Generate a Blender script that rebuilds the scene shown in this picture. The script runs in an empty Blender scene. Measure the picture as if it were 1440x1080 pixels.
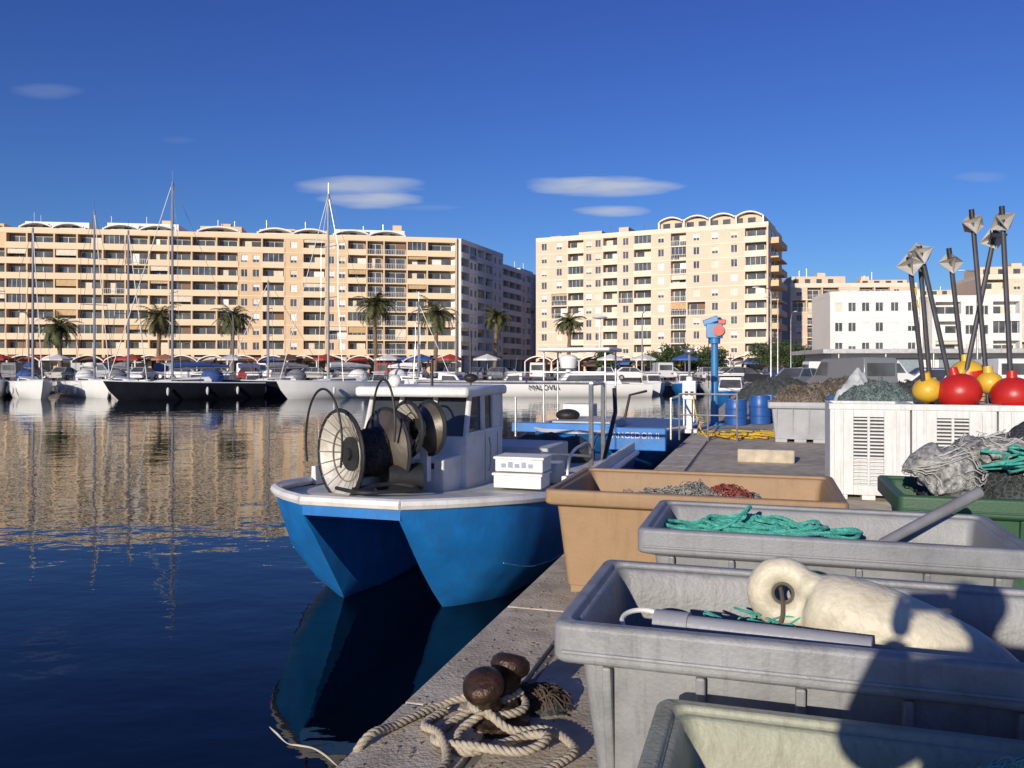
import bpy, math, random
from mathutils import Vector, Matrix, noise
R=random.Random(7)
scene=bpy.context.scene
rad=math.radians
# ------------------------------------------------------------------ materials
MC={}
def mat(name,col,rough=.6,metal=0.,var=.15,scale=3.,bump=0.,bscale=25.,dirt=0.,dcol=(.08,.06,.045),dscale=1.3,net=0.,streak=0.):
    if name in MC: return MC[name]
    m=bpy.data.materials.new(name); m.use_nodes=True; nt=m.node_tree; N=nt.nodes; K=nt.links
    p=N['Principled BSDF']; p.inputs['Roughness'].default_value=rough; p.inputs['Metallic'].default_value=metal
    tc=N.new('ShaderNodeTexCoord')
    n=N.new('ShaderNodeTexNoise'); n.inputs['Scale'].default_value=scale; n.inputs['Detail'].default_value=6
    K.new(tc.outputs['Object'],n.inputs['Vector'])
    r=N.new('ShaderNodeValToRGB'); K.new(n.outputs['Fac'],r.inputs['Fac'])
    r.color_ramp.elements[0].position=.3; r.color_ramp.elements[1].position=.7
    r.color_ramp.elements[0].color=(*[c*(1-var) for c in col],1); r.color_ramp.elements[1].color=(*[min(1,c*(1+var)) for c in col],1)
    out=r.outputs['Color']
    if dirt>0:
        for kk in ((0,1) if streak>0 else (0,)):
            d=N.new('ShaderNodeTexNoise'); d.inputs['Scale'].default_value=dscale; d.inputs['Detail'].default_value=9; d.inputs['Roughness'].default_value=.7
            if kk==1:
                mp=N.new('ShaderNodeMapping'); mp.inputs['Scale'].default_value=(9,9,.7); K.new(tc.outputs['Object'],mp.inputs['Vector']); K.new(mp.outputs[0],d.inputs['Vector'])
            else: K.new(tc.outputs['Object'],d.inputs['Vector'])
            am=dirt if kk==0 else streak
            dr=N.new('ShaderNodeValToRGB'); dr.color_ramp.elements[0].position=.46+.06*kk; dr.color_ramp.elements[1].position=.68
            dr.color_ramp.elements[0].color=(0,0,0,1); dr.color_ramp.elements[1].color=(am,am,am,1)
            K.new(d.outputs['Fac'],dr.inputs['Fac'])
            mx=N.new('ShaderNodeMixRGB'); K.new(dr.outputs['Color'],mx.inputs['Fac']); K.new(out,mx.inputs['Color1']); mx.inputs['Color2'].default_value=(*dcol,1)
            out=mx.outputs['Color']
    if net>0:
        v=N.new('ShaderNodeTexVoronoi'); v.feature='DISTANCE_TO_EDGE'; v.inputs['Scale'].default_value=net; K.new(tc.outputs['Object'],v.inputs['Vector'])
        vr=N.new('ShaderNodeValToRGB'); vr.color_ramp.elements[0].position=.04; vr.color_ramp.elements[1].position=.16
        vr.color_ramp.elements[0].color=(0,0,0,1); vr.color_ramp.elements[1].color=(.75,.75,.75,1); K.new(v.outputs['Distance'],vr.inputs['Fac'])
        mx=N.new('ShaderNodeMixRGB'); K.new(vr.outputs['Color'],mx.inputs['Fac']); K.new(out,mx.inputs['Color1']); mx.inputs['Color2'].default_value=(*[c*.2 for c in col],1)
        out=mx.outputs['Color']
    K.new(out,p.inputs['Base Color'])
    if bump>0:
        bn=N.new('ShaderNodeTexNoise'); bn.inputs['Scale'].default_value=bscale; bn.inputs['Detail'].default_value=5; K.new(tc.outputs['Object'],bn.inputs['Vector'])
        bb=N.new('ShaderNodeBump'); bb.inputs['Strength'].default_value=bump; bb.inputs['Distance'].default_value=.02
        K.new(bn.outputs['Fac'],bb.inputs['Height']); K.new(bb.outputs['Normal'],p.inputs['Normal'])
    MC[name]=m; return m
def glassy(name,col=(.09,.095,.10),rough=.1):
    return mat(name,col,rough,0,.5,.6)

# ------------------------------------------------------------------ builder
class B:
    def __init__(s,name,loc=(0,0,0),rz=0.):
        s.name=name; s.M=Matrix.Translation(Vector(loc))@Matrix.Rotation(rz,4,'Z'); s.parts={}; s.cur=None; s.texts=[]
    def use(s,key,m=None,smooth=False,bevel=0.,ang=35):
        if key not in s.parts: s.parts[key]=dict(v=[],f=[],m=m,s=smooth,b=bevel,a=ang)
        s.cur=s.parts[key]; return s
    def add(s,vs,fs):
        o=len(s.cur['v'])
        s.cur['v'].extend([tuple(v) for v in vs]); s.cur['f'].extend([tuple(i+o for i in f) for f in fs])
    def boxp(s,x0,x1,y0,y1,z0,z1):
        s.add([(x0,y0,z0),(x1,y0,z0),(x1,y1,z0),(x0,y1,z0),(x0,y0,z1),(x1,y0,z1),(x1,y1,z1),(x0,y1,z1)],
              [(0,3,2,1),(4,5,6,7),(0,1,5,4),(1,2,6,5),(2,3,7,6),(3,0,4,7)])
    def box(s,c,sz,rot=None):
        vs=[]
        for dz in(-.5,.5):
            for dx,dy in((-.5,-.5),(.5,-.5),(.5,.5),(-.5,.5)):
                v=Vector((dx*sz[0],dy*sz[1],dz*sz[2]))
                if rot is not None: v=rot@v
                vs.append(v+Vector(c))
        s.add(vs,[(0,3,2,1),(4,5,6,7),(0,1,5,4),(1,2,6,5),(2,3,7,6),(3,0,4,7)])
    def tube(s,pts,r,n=8,closed=False,caps=True):
        pts=[Vector(p) for p in pts]; m=len(pts)
        rs=r if isinstance(r,(list,tuple)) else [r]*m
        vs=[];fs=[];up=None
        for i,p in enumerate(pts):
            if closed: t=pts[(i+1)%m]-pts[i-1]
            else: t=pts[min(i+1,m-1)]-pts[max(i-1,0)]
            if t.length<1e-9: t=Vector((0,0,1))
            t.normalize()
            if up is None:
                up=Vector((0,0,1)) if abs(t.z)<.9 else Vector((1,0,0))
            a=(up-t*up.dot(t))
            if a.length<1e-6: a=t.orthogonal()
            a.normalize(); up=a; c=t.cross(a)
            for j in range(n):
                th=2*math.pi*j/n; vs.append(p+(a*math.cos(th)+c*math.sin(th))*rs[i])
        for i in range(m if closed else m-1):
            i2=(i+1)%m
            for j in range(n):
                fs.append((i*n+j,i*n+(j+1)%n,i2*n+(j+1)%n,i2*n+j))
        if caps and not closed:
            fs.append(tuple(range(n))[::-1]); fs.append(tuple((m-1)*n+j for j in range(n)))
        s.add(vs,fs)
    def cyl(s,p0,p1,r0,r1=None,n=16):
        s.tube([p0,p1],[r0,r0 if r1 is None else r1],n)
    def ell(s,c,r,rot=None,seg=20,rings=12,fn=None):
        vs=[];fs=[]
        for i in range(rings+1):
            ph=math.pi*i/rings
            for j in range(seg):
                th=2*math.pi*j/seg
                v=Vector((r[0]*math.sin(ph)*math.cos(th),r[1]*math.sin(ph)*math.sin(th),r[2]*math.cos(ph)))
                if rot is not None: v=rot@v
                v=v+Vector(c)
                if fn: v=fn(v)
                vs.append(v)
        for i in range(rings):
            for j in range(seg):
                fs.append((i*seg+j,(i+1)*seg+j,(i+1)*seg+(j+1)%seg,i*seg+(j+1)%seg))
        s.add(vs,fs)
    def torus(s,c,ax,R0,r,n=32,k=8):
        ax=Vector(ax).normalized(); a=ax.orthogonal().normalized(); d=ax.cross(a); c=Vector(c)
        s.tube([c+(a*math.cos(2*math.pi*i/n)+d*math.sin(2*math.pi*i/n))*R0 for i in range(n)],r,k,closed=True)
    def grid(s,rows,wrap=False,capa=False,capb=False,flip=False):
        n=len(rows[0]); vs=[p for r in rows for p in r]; fs=[]
        for i in range(len(rows)-1):
            for j in range(n if wrap else n-1):
                j2=(j+1)%n; f=(i*n+j,i*n+j2,(i+1)*n+j2,(i+1)*n+j)
                fs.append(f[::-1] if flip else f)
        if capa: fs.append(tuple(range(n))[::-1])
        if capb: fs.append(tuple((len(rows)-1)*n+j for j in range(n)))
        s.add(vs,fs)
    def prism(s,prof,w):
        n=len(prof); vs=[]
        for sgn in(0,1):
            for i,(x,z) in enumerate(prof): vs.append((x,-w[i] if sgn==0 else w[i],z))
        fs=[tuple(range(n)),tuple(range(n,2*n))[::-1]]
        for i in range(n): fs.append((i,i+n,(i+1)%n+n,(i+1)%n))
        s.add(vs,fs)
    def arch(s,x0,x1,z,rise,y0,y1,th,n=10):
        o=[];i_=[]
        for k in range(n+1):
            t=k/n; x=x0+(x1-x0)*t; h=rise*math.sin(math.pi*t)**.8
            o.append((x,z+h+th)); i_.append((x,z+h))
        for k in range(n):
            s.add([(o[k][0],y0,o[k][1]),(o[k+1][0],y0,o[k+1][1]),(i_[k+1][0],y0,i_[k+1][1]),(i_[k][0],y0,i_[k][1]),
                   (o[k][0],y1,o[k][1]),(o[k+1][0],y1,o[k+1][1]),(i_[k+1][0],y1,i_[k+1][1]),(i_[k][0],y1,i_[k][1])],
                  [(0,3,2,1),(4,5,6,7),(0,1,5,4),(2,3,7,6)])
    def text(s,key,body,size,Mx,m):
        s.texts.append((key,body,size,Mx,m))
    def done(s):
        ks=[k for k in s.parts if s.parts[k]['v']]
        single=(len(ks)==1 and not s.texts); root=None
        if not single:
            root=bpy.data.objects.new(s.name,None); root.empty_display_size=.3; root.matrix_world=s.M; scene.collection.objects.link(root)
        for k in ks:
            P=s.parts[k]; nm=s.name if single else k
            me=bpy.data.meshes.new(nm); me.from_pydata(P['v'],[],P['f']); me.update()
            if P['m']: me.materials.append(P['m'])
            if P['s']:
                me.polygons.foreach_set('use_smooth',[True]*len(me.polygons)); me.set_sharp_from_angle(angle=rad(P['a']))
            o=bpy.data.objects.new(nm,me); scene.collection.objects.link(o)
            if P['b']>0:
                bv=o.modifiers.new('bevel','BEVEL'); bv.width=P['b']; bv.segments=2; bv.limit_method='ANGLE'; bv.angle_limit=rad(40)
            if single: o.matrix_world=s.M; root=o
            else: o.parent=root
        for key,body,size,Mx,m in s.texts:
            cu=bpy.data.curves.new(key,'FONT'); cu.body=body; cu.size=size; cu.align_x='CENTER'; cu.align_y='CENTER'; cu.extrude=.004; cu.materials.append(m)
            o=bpy.data.objects.new(key,cu); scene.collection.objects.link(o); o.parent=root; o.matrix_local=Mx
        return root
def crom(pts,n=8,closed=False):
    P=[Vector(p) for p in pts]; out=[]; m=len(P)
    rng=range(m if closed else m-1)
    for i in rng:
        if closed: a,b,c,d=P[i-1],P[i],P[(i+1)%m],P[(i+2)%m]
        else: a,b,c,d=P[max(i-1,0)],P[i],P[i+1],P[min(i+2,m-1)]
        for k in range(n):
            t=k/n; out.append(.5*((2*b)+(c-a)*t+(2*a-5*b+4*c-d)*t*t+(-a+3*b-3*c+d)*t**3))
    if not closed: out.append(P[-1])
    return out
def rope(b,pts,r,pitch=.12,step=.012,n=6):
    c=crom(pts,24); L=[0]
    for i in range(1,len(c)): L.append(L[-1]+(c[i]-c[i-1]).length)
    N=max(8,int(L[-1]/step)); q=[]; j=0
    for i in range(N+1):
        d=L[-1]*i/N
        while j<len(L)-2 and L[j+1]<d: j+=1
        t=(d-L[j])/max(1e-9,L[j+1]-L[j]); q.append(c[j].lerp(c[j+1],min(1,t)))
    up=Vector((0,0,1)); fr=[]
    for i in range(N+1):
        t=(q[min(i+1,N)]-q[max(i-1,0)]).normalized(); a=up-t*up.dot(t)
        if a.length<1e-5:a=t.orthogonal()
        a.normalize(); up=a; fr.append((a,t.cross(a)))
    for s in range(3):
        pts2=[]
        for i in range(N+1):
            th=2*math.pi*(s/3+L[-1]*i/N/pitch); a,c2=fr[i]; pts2.append(q[i]+(a*math.cos(th)+c2*math.sin(th))*r*.5)
        b.tube(pts2,r*.56,n)

U=Vector((.2945,.9556,0)); V=Vector((.9556,-.2945,0)); RZ=math.atan2(-.2945,.9556)

# ------------------------------------------------------------------ world
AZ=26.; EL=15.
w=bpy.data.worlds.new("World"); scene.world=w; w.use_nodes=True; nt=w.node_tree; N=nt.nodes; K=nt.links
bg=N['Background']; bg.inputs['Strength'].default_value=.095
sky=N.new('ShaderNodeTexSky'); sky.sky_type='NISHITA'; sky.sun_disc=False; sky.sun_elevation=rad(EL); sky.sun_rotation=rad(180+AZ)
sky.air_density=1.0; sky.dust_density=.3; sky.ozone_density=4.0
hs=N.new('ShaderNodeHueSaturation'); hs.inputs['Saturation'].default_value=1.10; hs.inputs['Value'].default_value=1.0
K.new(sky.outputs['Color'],hs.inputs['Color'])
tc=N.new('ShaderNodeTexCoord'); sx=N.new('ShaderNodeSeparateXYZ'); K.new(tc.outputs['Generated'],sx.inputs[0])
def mth(op,a,b=None,clamp=False):
    n=N.new('ShaderNodeMath'); n.operation=op; n.use_clamp=clamp
    for i,v in enumerate((a,b)):
        if v is None: continue
        if isinstance(v,(int,float)): n.inputs[i].default_value=v
        else: K.new(v,n.inputs[i])
    return n.outputs[0]
az=mth('ARCTAN2',sx.outputs['X'],sx.outputs['Y']); el=mth('ARCSINE',sx.outputs['Z'])
tint=N.new('ShaderNodeMixRGB'); K.new(mth('DIVIDE',el,.42,True),tint.inputs['Fac']); tint.inputs['Color1'].default_value=(.62,.83,1.15,1); tint.inputs['Color2'].default_value=(.64,.62,1.15,1)
tm_=N.new('ShaderNodeMixRGB'); tm_.blend_type='MULTIPLY'; tm_.inputs['Fac'].default_value=1; K.new(hs.outputs['Color'],tm_.inputs['Color1']); K.new(tint.outputs['Color'],tm_.inputs['Color2'])
cmb=N.new('ShaderNodeCombineXYZ'); K.new(mth('MULTIPLY',az,9.),cmb.inputs[0]); K.new(mth('MULTIPLY',el,60.),cmb.inputs[1])
cn=N.new('ShaderNodeTexNoise'); cn.inputs['Scale'].default_value=1.6; cn.inputs['Detail'].default_value=7; K.new(cmb.outputs[0],cn.inputs['Vector'])
nz=mth('MULTIPLY',mth('SUBTRACT',cn.outputs['Fac'],.5),1.4)
tot=None
for (px,py,a,h,amp) in [(508,261,90,14,.68),(522,281,72,12,.82),(846,262,106,14,.88),(860,297,54,8,.72),(68,128,52,9,.12),(1380,249,40,7,.16),(590,292,60,4,.1),(250,197,26,5,.06)]:
    u0=math.atan((px-720)/1150); e0=math.atan((515-py)/1150*math.cos(u0)); aa=a/1150*math.cos(u0)**2; hh=h/1150
    tilt=-math.tan(e0)*math.sin(u0)   # great-circle-level streaks
    dxr=mth('SUBTRACT',az,u0)
    dx=mth('DIVIDE',dxr,aa); dy=mth('DIVIDE',mth('SUBTRACT',mth('SUBTRACT',el,e0),mth('MULTIPLY',dxr,tilt)),hh)
    d=mth('ADD',mth('MULTIPLY',dx,dx),mth('MULTIPLY',dy,dy))
    k=mth('MULTIPLY',mth('SUBTRACT',mth('ADD',1.1,nz),d),.95,True)
    k=mth('MULTIPLY',k,amp)
    tot=k if tot is None else mth('MAXIMUM',tot,k)
mx=N.new('ShaderNodeMixRGB'); K.new(tot,mx.inputs['Fac']); K.new(tm_.outputs['Color'],mx.inputs['Color1']); mx.inputs['Color2'].default_value=(5.3,5.8,6.9,1)
K.new(mx.outputs['Color'],bg.inputs['Color'])
sd=bpy.data.lights.new('sun','SUN'); sd.energy=4.5; sd.angle=rad(.5); sd.color=(1.,.90,.76)
so=bpy.data.objects.new('sun',sd); scene.collection.objects.link(so)
dv=Vector((math.sin(rad(AZ))*math.cos(rad(EL)),math.cos(rad(AZ))*math.cos(rad(EL)),-math.sin(rad(EL))))
so.rotation_euler=dv.to_track_quat('-Z','Y').to_euler(); so.location=(-10,-20,20)
scene.view_settings.view_transform='Standard'; scene.view_settings.look='None'; scene.view_settings.exposure=0
cd=bpy.data.cameras.new('camera'); cam=bpy.data.objects.new('camera',cd); scene.collection.objects.link(cam); scene.camera=cam
cd.lens=28.75; cd.sensor_width=36; cd.shift_y=-25/1440; cd.clip_start=.05; cd.clip_end=6000
cam.location=(0,0,2.6); cam.rotation_euler=(rad(90),0,0)

# ------------------------------------------------------------------ materials list
white=mat('white_paint',(.76,.75,.72),.35,0,.05,2,.05,8,.4,(.42,.38,.30),3,streak=.3)
gel=mat('boat_gelcoat',(.80,.80,.78),.25,0,.04,1)
blue=mat('blue_hull_paint',(.014,.18,.53),.36,0,.2,2.5,.15,6,.5,(.03,.10,.24),2.2,streak=.35)
navy=mat('dark_hull_paint',(.012,.014,.02),.2,0,.2,1)
steel=mat('galvanised_steel',(.45,.44,.42),.38,.8,.25,6,.1,30)
black=mat('black_rubber',(.02,.02,.02),.55,0,.3,8,.1,30)
glass=glassy('dark_glass')
bronze=mat('worn_metal_drum',(.66,.62,.54),.4,.3,.2,7,.1,20,.45,(.25,.19,.12),5)

# ------------------------------------------------------------------ water, land
b=B('water')
wm=bpy.data.materials.new('water'); wm.use_nodes=True; n2=wm.node_tree; p=n2.nodes['Principled BSDF']
p.inputs['Base Color'].default_value=(.001,.003,.008,1); p.inputs['Roughness'].default_value=.01; p.inputs['IOR'].default_value=1.33
t=n2.nodes.new('ShaderNodeTexCoord'); prev=None
for sc,dist,st in((.35,.020,1.),(1.5,.0062,1.),(5.5,.0009,1.)):
    mp=n2.nodes.new('ShaderNodeMapping'); mp.inputs['Scale'].default_value=(1,1.6,1); mp.inputs['Rotation'].default_value=(0,0,.35*sc)
    n2.links.new(t.outputs['Object'],mp.inputs['Vector'])
    nn=n2.nodes.new('ShaderNodeTexNoise'); nn.inputs['Scale'].default_value=sc; nn.inputs['Detail'].default_value=2; n2.links.new(mp.outputs[0],nn.inputs['Vector'])
    bp=n2.nodes.new('ShaderNodeBump'); bp.inputs['Distance'].default_value=dist; bp.inputs['Strength'].default_value=st; n2.links.new(nn.outputs['Fac'],bp.inputs['Height'])
    if prev: n2.links.new(prev.outputs['Normal'],bp.inputs['Normal'])
    prev=bp
n2.links.new(prev.outputs['Normal'],p.inputs['Normal'])
b.use('w',wm); b.add([(-1500,-200,0),(200,-200,0),(200,200,0),(-1500,200,0)],[(0,1,2,3)]); b.done()

def E(y): return -.65+.3082*(y-3.26)
conc=mat('quay_concrete',(.50,.43,.32),.9,0,.25,5,.35,45,.6,(.20,.165,.12),.8)
asph=mat('distant_paving',(.22,.20,.18),.9,0,.3,.6,.1,3,.4,(.08,.08,.08),.1)
b=B('ground'); b.use('g',asph)
b.add([(E(-40),-40,1),(2500,-40,1),(2500,80,1),(E(80),80,1),(-2500,80,1),(-2500,5000,1),(2500,5000,1)],[(0,1,2,3),(4,3,2,6,5)])
b.done()
b=B('quay'); b.use('paving',conc)
b.add([(E(-40)+.5,-40,1.004),(60,-40,1.004),(60,79.5,1.004),(E(79.5)+.5,79.5,1.004)],[(0,1,2,3)])
qw=mat('quay_wall_concrete',(.12,.11,.09),.8,0,.4,3,.5,12,.6,(.02,.03,.02),2)
b.use('quay_wall',qw)
b.add([(E(-40),-40,-3),(E(80),80,-3),(E(80),80,.99),(E(-40),-40,.99)],[(0,1,2,3)])
b.add([(E(80),80,-3),(-2500,80,-3),(-2500,80,.99),(E(80),80,.99)],[(0,1,2,3)])
b.use('coping',mat('coping_stone',(.56,.49,.37),.85,0,.25,7,.4,60,.55,(.24,.20,.14),1.6),bevel=.008)
for i in range(-4,60):
    y0=i*1.6+.8; c=Vector((E(0),0,0))+U*y0
    rot=Matrix.Rotation(RZ,3,'Z')
    b.box((c.x+V.x*.2+U.x*.8,c.y+V.y*.2+U.y*.8,.925),(.46,1.585,.2),rot)
b.use('grit',mat('grit',(.22,.18,.13),.9,0,.5,40))
r=random.Random(99)
for i in range(700):
    s_=r.uniform(2.4,9); t_=abs(r.gauss(0,.35)) if r.random()<.6 else r.uniform(0,1.2); c=Vector((E(0),0,0))+U*s_+V*(t_+.02); q=r.uniform(.002,.007)
    z_=1.026 if t_<.42 else 1.005
    b.box((c.x,c.y,z_+q*.4),(q*2,q*1.6,q),Matrix.Rotation(r.uniform(0,3),3,'Z'))
b.done()
b=B('quay_fender_strip'); b.use('s',mat('far_coping',(.42,.38,.32),.8,0,.2,1)); b.boxp(-300,E(80),79.7,80.4,.7,1.08); b.done()

# ------------------------------------------------------------------ apartment buildings
wallA=mat('ochre_render',(.72,.51,.31),.85,0,.08,.15,.1,4,.2,(.50,.36,.23),.08)
bandA=mat('cream_balcony_band',(.80,.63,.43),.8,0,.07,.2,0,1,.2,(.58,.46,.32),.2)
wallB=mat('pink_cream_render',(.74,.56,.42),.85,0,.07,.15,.1,4,.2,(.54,.40,.29),.1)
bandB=mat('pale_cream_band',(.80,.68,.54),.8,0,.07,.3)
wallC=mat('grey_white_render',(.66,.66,.66),.8,0,.07,.2)
whiteW=mat('white_render',(.80,.77,.72),.8,0,.05,.2)
shade_in=mat('shaded_recess_wall',(.38,.27,.18),.9,0,.25,.25)  # balcony recess shade painted in as a darker wall tone
shut=[mat('shutter_cream',(.68,.6,.48),.6),mat('shutter_white',(.75,.75,.72),.5),mat('shutter_brown',(.18,.10,.06),.6),mat('awning_ochre',(.55,.36,.18),.7)]
roofm=mat('roof_gravel',(.3,.27,.24),.9)
frame=mat('window_frame',(.7,.7,.68),.5)
shopc=[mat('awning_red',(.45,.05,.03),.7),mat('awning_white',(.75,.72,.66),.7),mat('awning_blue',(.04,.12,.4),.7),mat('awning_terracotta',(.4,.17,.08),.7),mat('awning_brown',(.12,.07,.05),.7)]
terra=mat('terracotta_canopy',(.34,.13,.07),.8,0,.2,.5)
def apartment(name,O,d,L,depth,floors,fh,g,wall,band,seed,mix=.3,roof='arches',inner=None,bayw=(3.3,4.7),shops=True,z0=1.0):
    r=random.Random(seed); b=B(name,(O[0],O[1],z0),math.atan2(d[1],d[0])); H=g+floors*fh
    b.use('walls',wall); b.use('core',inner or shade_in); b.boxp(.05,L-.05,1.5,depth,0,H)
    b.use('walls')
    b.boxp(-.02,.3,0,depth,0,H+.02); b.boxp(L-.3,L+.02,0,depth,0,H+.02)
    xs=[.3]
    while xs[-1]<L-.3-bayw[1]*1.3: xs.append(xs[-1]+r.uniform(*bayw))
    xs.append(L-.3)
    kinds=[]
    for i in range(len(xs)-1):
        kinds.append('win' if r.random()<mix else ('rail' if r.random()<.25 else 'balc'))
    b.use('slabs',band)
    for f in range(floors+1):
        z=g+f*fh; b.boxp(.3,L-.3,-.03,1.5,z-.22,z)
    b.use('ground_floor_glass',glass); b.boxp(.5,L-.5,1.3,1.49,.1,g-.5)
    for i in range(len(xs)-1):
        x0,x1=xs[i],xs[i+1]; W=x1-x0
        b.use('walls')
        b.boxp(x0-.14,x0+.14,.004,1.5,0,H-.23)
        for f in range(floors):
            z=g+f*fh; h=fh-.22; kd=kinds[i]
            if r.random()<.08: kd=r.choice(['win','balc','rail'])
            if kd=='win':
                n=2 if W>3.9 else 1; b.use('walls')
                ww=1.25; cx=[x0+W*(k+.5)/n for k in range(n)]; edges=[x0+.14]
                b.boxp(x0+.14,x1-.14,.03,.3,z,z+.8)
                b.boxp(x0+.14,x1-.14,.03,.3,z+2.15,z+h)
                for c in cx: edges+= [c-ww/2,c+ww/2]
                edges.append(x1-.14)
                for k in range(0,len(edges),2): b.boxp(edges[k],edges[k+1],.03,.3,z+.8,z+2.15)
                for c in cx:
                    if r.random()<.55:
                        k=r.choice([0,1,1,0]); b.use('shutters_%d'%k,shut[k]); b.boxp(c-ww/2,c+ww/2,.16,.2,z+r.choice([.8,1.1,1.3,1.6]),z+2.15)
                    b.use('window_frames',frame); b.boxp(c-ww/2,c-ww/2+.08,.12,.22,z+.8,z+2.15); b.boxp(c+ww/2-.08,c+ww/2,.12,.22,z+.8,z+2.15); b.boxp(c-.04,c+.04,.13,.22,z+.8,z+2.15)
                    b.boxp(c-ww/2-.05,c+ww/2+.05,-.04,.03,z+.74,z+.80)
                    b.use('glazing',glass); b.boxp(c-ww/2,c+ww/2,.22,.28,z+.82,z+2.13)
            else:
                b.use('glazing',glass)
                a=r.uniform(.15,.5); e=r.uniform(.15,.5)
                b.boxp(x0+a,x1-e,1.40,1.49,z+.05,z+2.15)
                b.use('window_frames',frame)
                for q in range(3):
                    xx=x0+a+(W-a-e-.1)*q/2; b.boxp(xx,xx+.1,1.34,1.40,z+.05,z+2.15)
                b.boxp(x0+a,x1-e,1.33,1.39,z+2.08,z+2.2)
                if r.random()<.33:
                    k=r.choice([0,0,1,2]); b.use('shutters_%d'%k,shut[k]); xx=x0+a+r.choice([0,.5])*(W-a-e); b.boxp(xx,xx+(W-a-e)*.5,1.28,1.325,z+r.choice([.1,.1,1.0]),z+2.1)
                if r.random()<.12:
                    k=r.choice([0,3]); b.use('shutters_%d'%k,shut[k]); b.boxp(x0+.2,x1-.2,.2,.26,z+h-r.uniform(.5,1.3),z+h-.01)
                if r.random()<.09:
                    b.use('glazed_loggia',glass); b.boxp(x0+.15,x1-.15,.3,.34,z+.9,z+h-.02); b.use('window_frames')
                    for q in range(5): b.boxp(x0+.15+(W-.36)*q/4,x0+.21+(W-.36)*q/4,.25,.3,z+.9,z+h-.02)
                if kd=='balc':
                    b.use('parapets',band); b.boxp(x0+.0,x1,-.10,.06,z-.25,z+.92)
                else:
                    b.use('window_frames'); b.boxp(x0+.15,x1-.15,-.02,.03,z+.92,z+.98)
                    q=x0+.2
                    while q<x1-.2: b.boxp(q,q+.05,-.01,.02,z,z+.92); q+=.32
        if shops:
            b.use('walls'); b.boxp(x0+.0,x0+.5,-.2,.0,0,g-.2)
            k=r.choice([0,1,1,2,3,3,4,4]); b.use('awnings_%d'%k,shopc[k])
            zz=g-r.uniform(1.0,1.5)
            b.add([(x0+.3,-.15,zz+.6),(x1-.1,-.15,zz+.6),(x1-.1,-2.4,zz-.1),(x0+.3,-2.4,zz-.1),(x0+.3,-2.4,zz-.4),(x1-.1,-2.4,zz-.4)],[(0,1,2,3),(3,2,5,4)])
    if shops:
        nA=int(L/5.2); wA=L/nA
        for q in range(nA):
            b.use('arcade_vaults',terra); b.arch(q*wA+.15,(q+1)*wA-.15,2.5,.95,-5.5,-2.6,.10)
            b.use('arcade_edges',whiteW); b.arch(q*wA+.1,(q+1)*wA-.1,2.52,.97,-5.62,-5.5,.22)
            b.boxp(q*wA-.1,q*wA+.1,-5.6,-5.4,0,2.6)
    b.use('roof_deck',roofm); b.boxp(0.1,L-.1,.1,depth,H,H+.06)
    b.use('parapets',band); b.boxp(0,L,-.06,.14,H-.02,H+.75); b.boxp(L-.15,L+.05,.14,depth,H,H+.75); b.boxp(-.05,.15,.14,depth,H,H+.75)
    if roof:
        segs=[]; x=1.
        while x<L-8:
            ln=r.uniform(7,15); segs.append((x,min(L-1,x+ln),r.uniform(1.6,2.7))); x+=ln+r.uniform(.5,4)
        for (a,c,hh) in segs:
            if r.random()<.5: b.use('penthouse_white',whiteW)
            else: b.use('penthouse_wall',wall)
            b.boxp(a,c,3.0,depth-2,H+.05,H+hh)
            b.use('glazing'); q=a+.5
            while q<c-2: b.boxp(q,q+1.2,2.94,2.999,H+.8,H+min(2.,hh-.2)); q+=2.6
            if roof=='arches' and r.random()<.85:
                nA=max(1,int((c-a)/5.5)); wA=(c-a)/nA
                b.use('roof_vaults',whiteW)
                for q in range(nA): b.arch(a+q*wA+.2,a+(q+1)*wA-.2,H+1.0,.75,.5,5,.28)
                for q in range(nA+1): b.boxp(a+q*wA-.15,a+q*wA+.15,.6,.9,H+.05,H+1.2)
                b.use('roof_infill',whiteW); b.boxp(a+.2,c-.2,1.2,3.0,H+.06,H+1.05)
            if r.random()<.7:
                b.use('walls'); q=r.uniform(a+1,c-1); b.boxp(q-.9,q+.9,6,8,H+hh,H+hh+r.uniform(.6,1.8))
            for _ in range(2):
                q=r.uniform(a,c); b.use('antennas',steel); b.cyl((q,5,H+hh),(q,5,H+hh+r.uniform(1,2.2)),.05,n=5)
    return b
dA=Vector((83,13)).normalized(); LA=118.; OA=Vector((-11,163))-dA*LA
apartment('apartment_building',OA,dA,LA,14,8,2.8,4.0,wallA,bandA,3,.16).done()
dS=Vector((20.6,57)).normalized()
apartment('apartment_building',(-10.2,163.5),dS,24,12,8,2.8,4.0,whiteW,wallC,5,.45,None,wallC,shops=False).done()
apartment('apartment_building',(-10.2+dS.x*24.3-.2,163.5+dS.y*24.3),dS,34,12,8,2.6,3.4,wallC,whiteW,6,.5,'x',wallC,shops=False).done()
dB=Vector((42,-20)).normalized()
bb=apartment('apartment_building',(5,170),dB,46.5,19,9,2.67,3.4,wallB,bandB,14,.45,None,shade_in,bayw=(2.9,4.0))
H=3.4+9*2.67
bb.use('top_floor',wallB); bb.boxp(26,45.5,1.2,17,H+.05,H+2.3); bb.boxp(8,13,4,10,H,H+2.0); bb.boxp(17,19,3,9,H,H+2.2); bb.boxp(2,4.5,3,9,H,H+1.4)
bb.use('glazing')
for q in range(8): bb.boxp(26.6+q*2.3,28+q*2.3,1.13,1.199,H+.9,H+1.9)
bb.use('roof_vaults',whiteW)
for q in range(4): bb.arch(26+q*4.9,30.6+q*4.9,H+2.0,.8,.2,6,.25)
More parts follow.
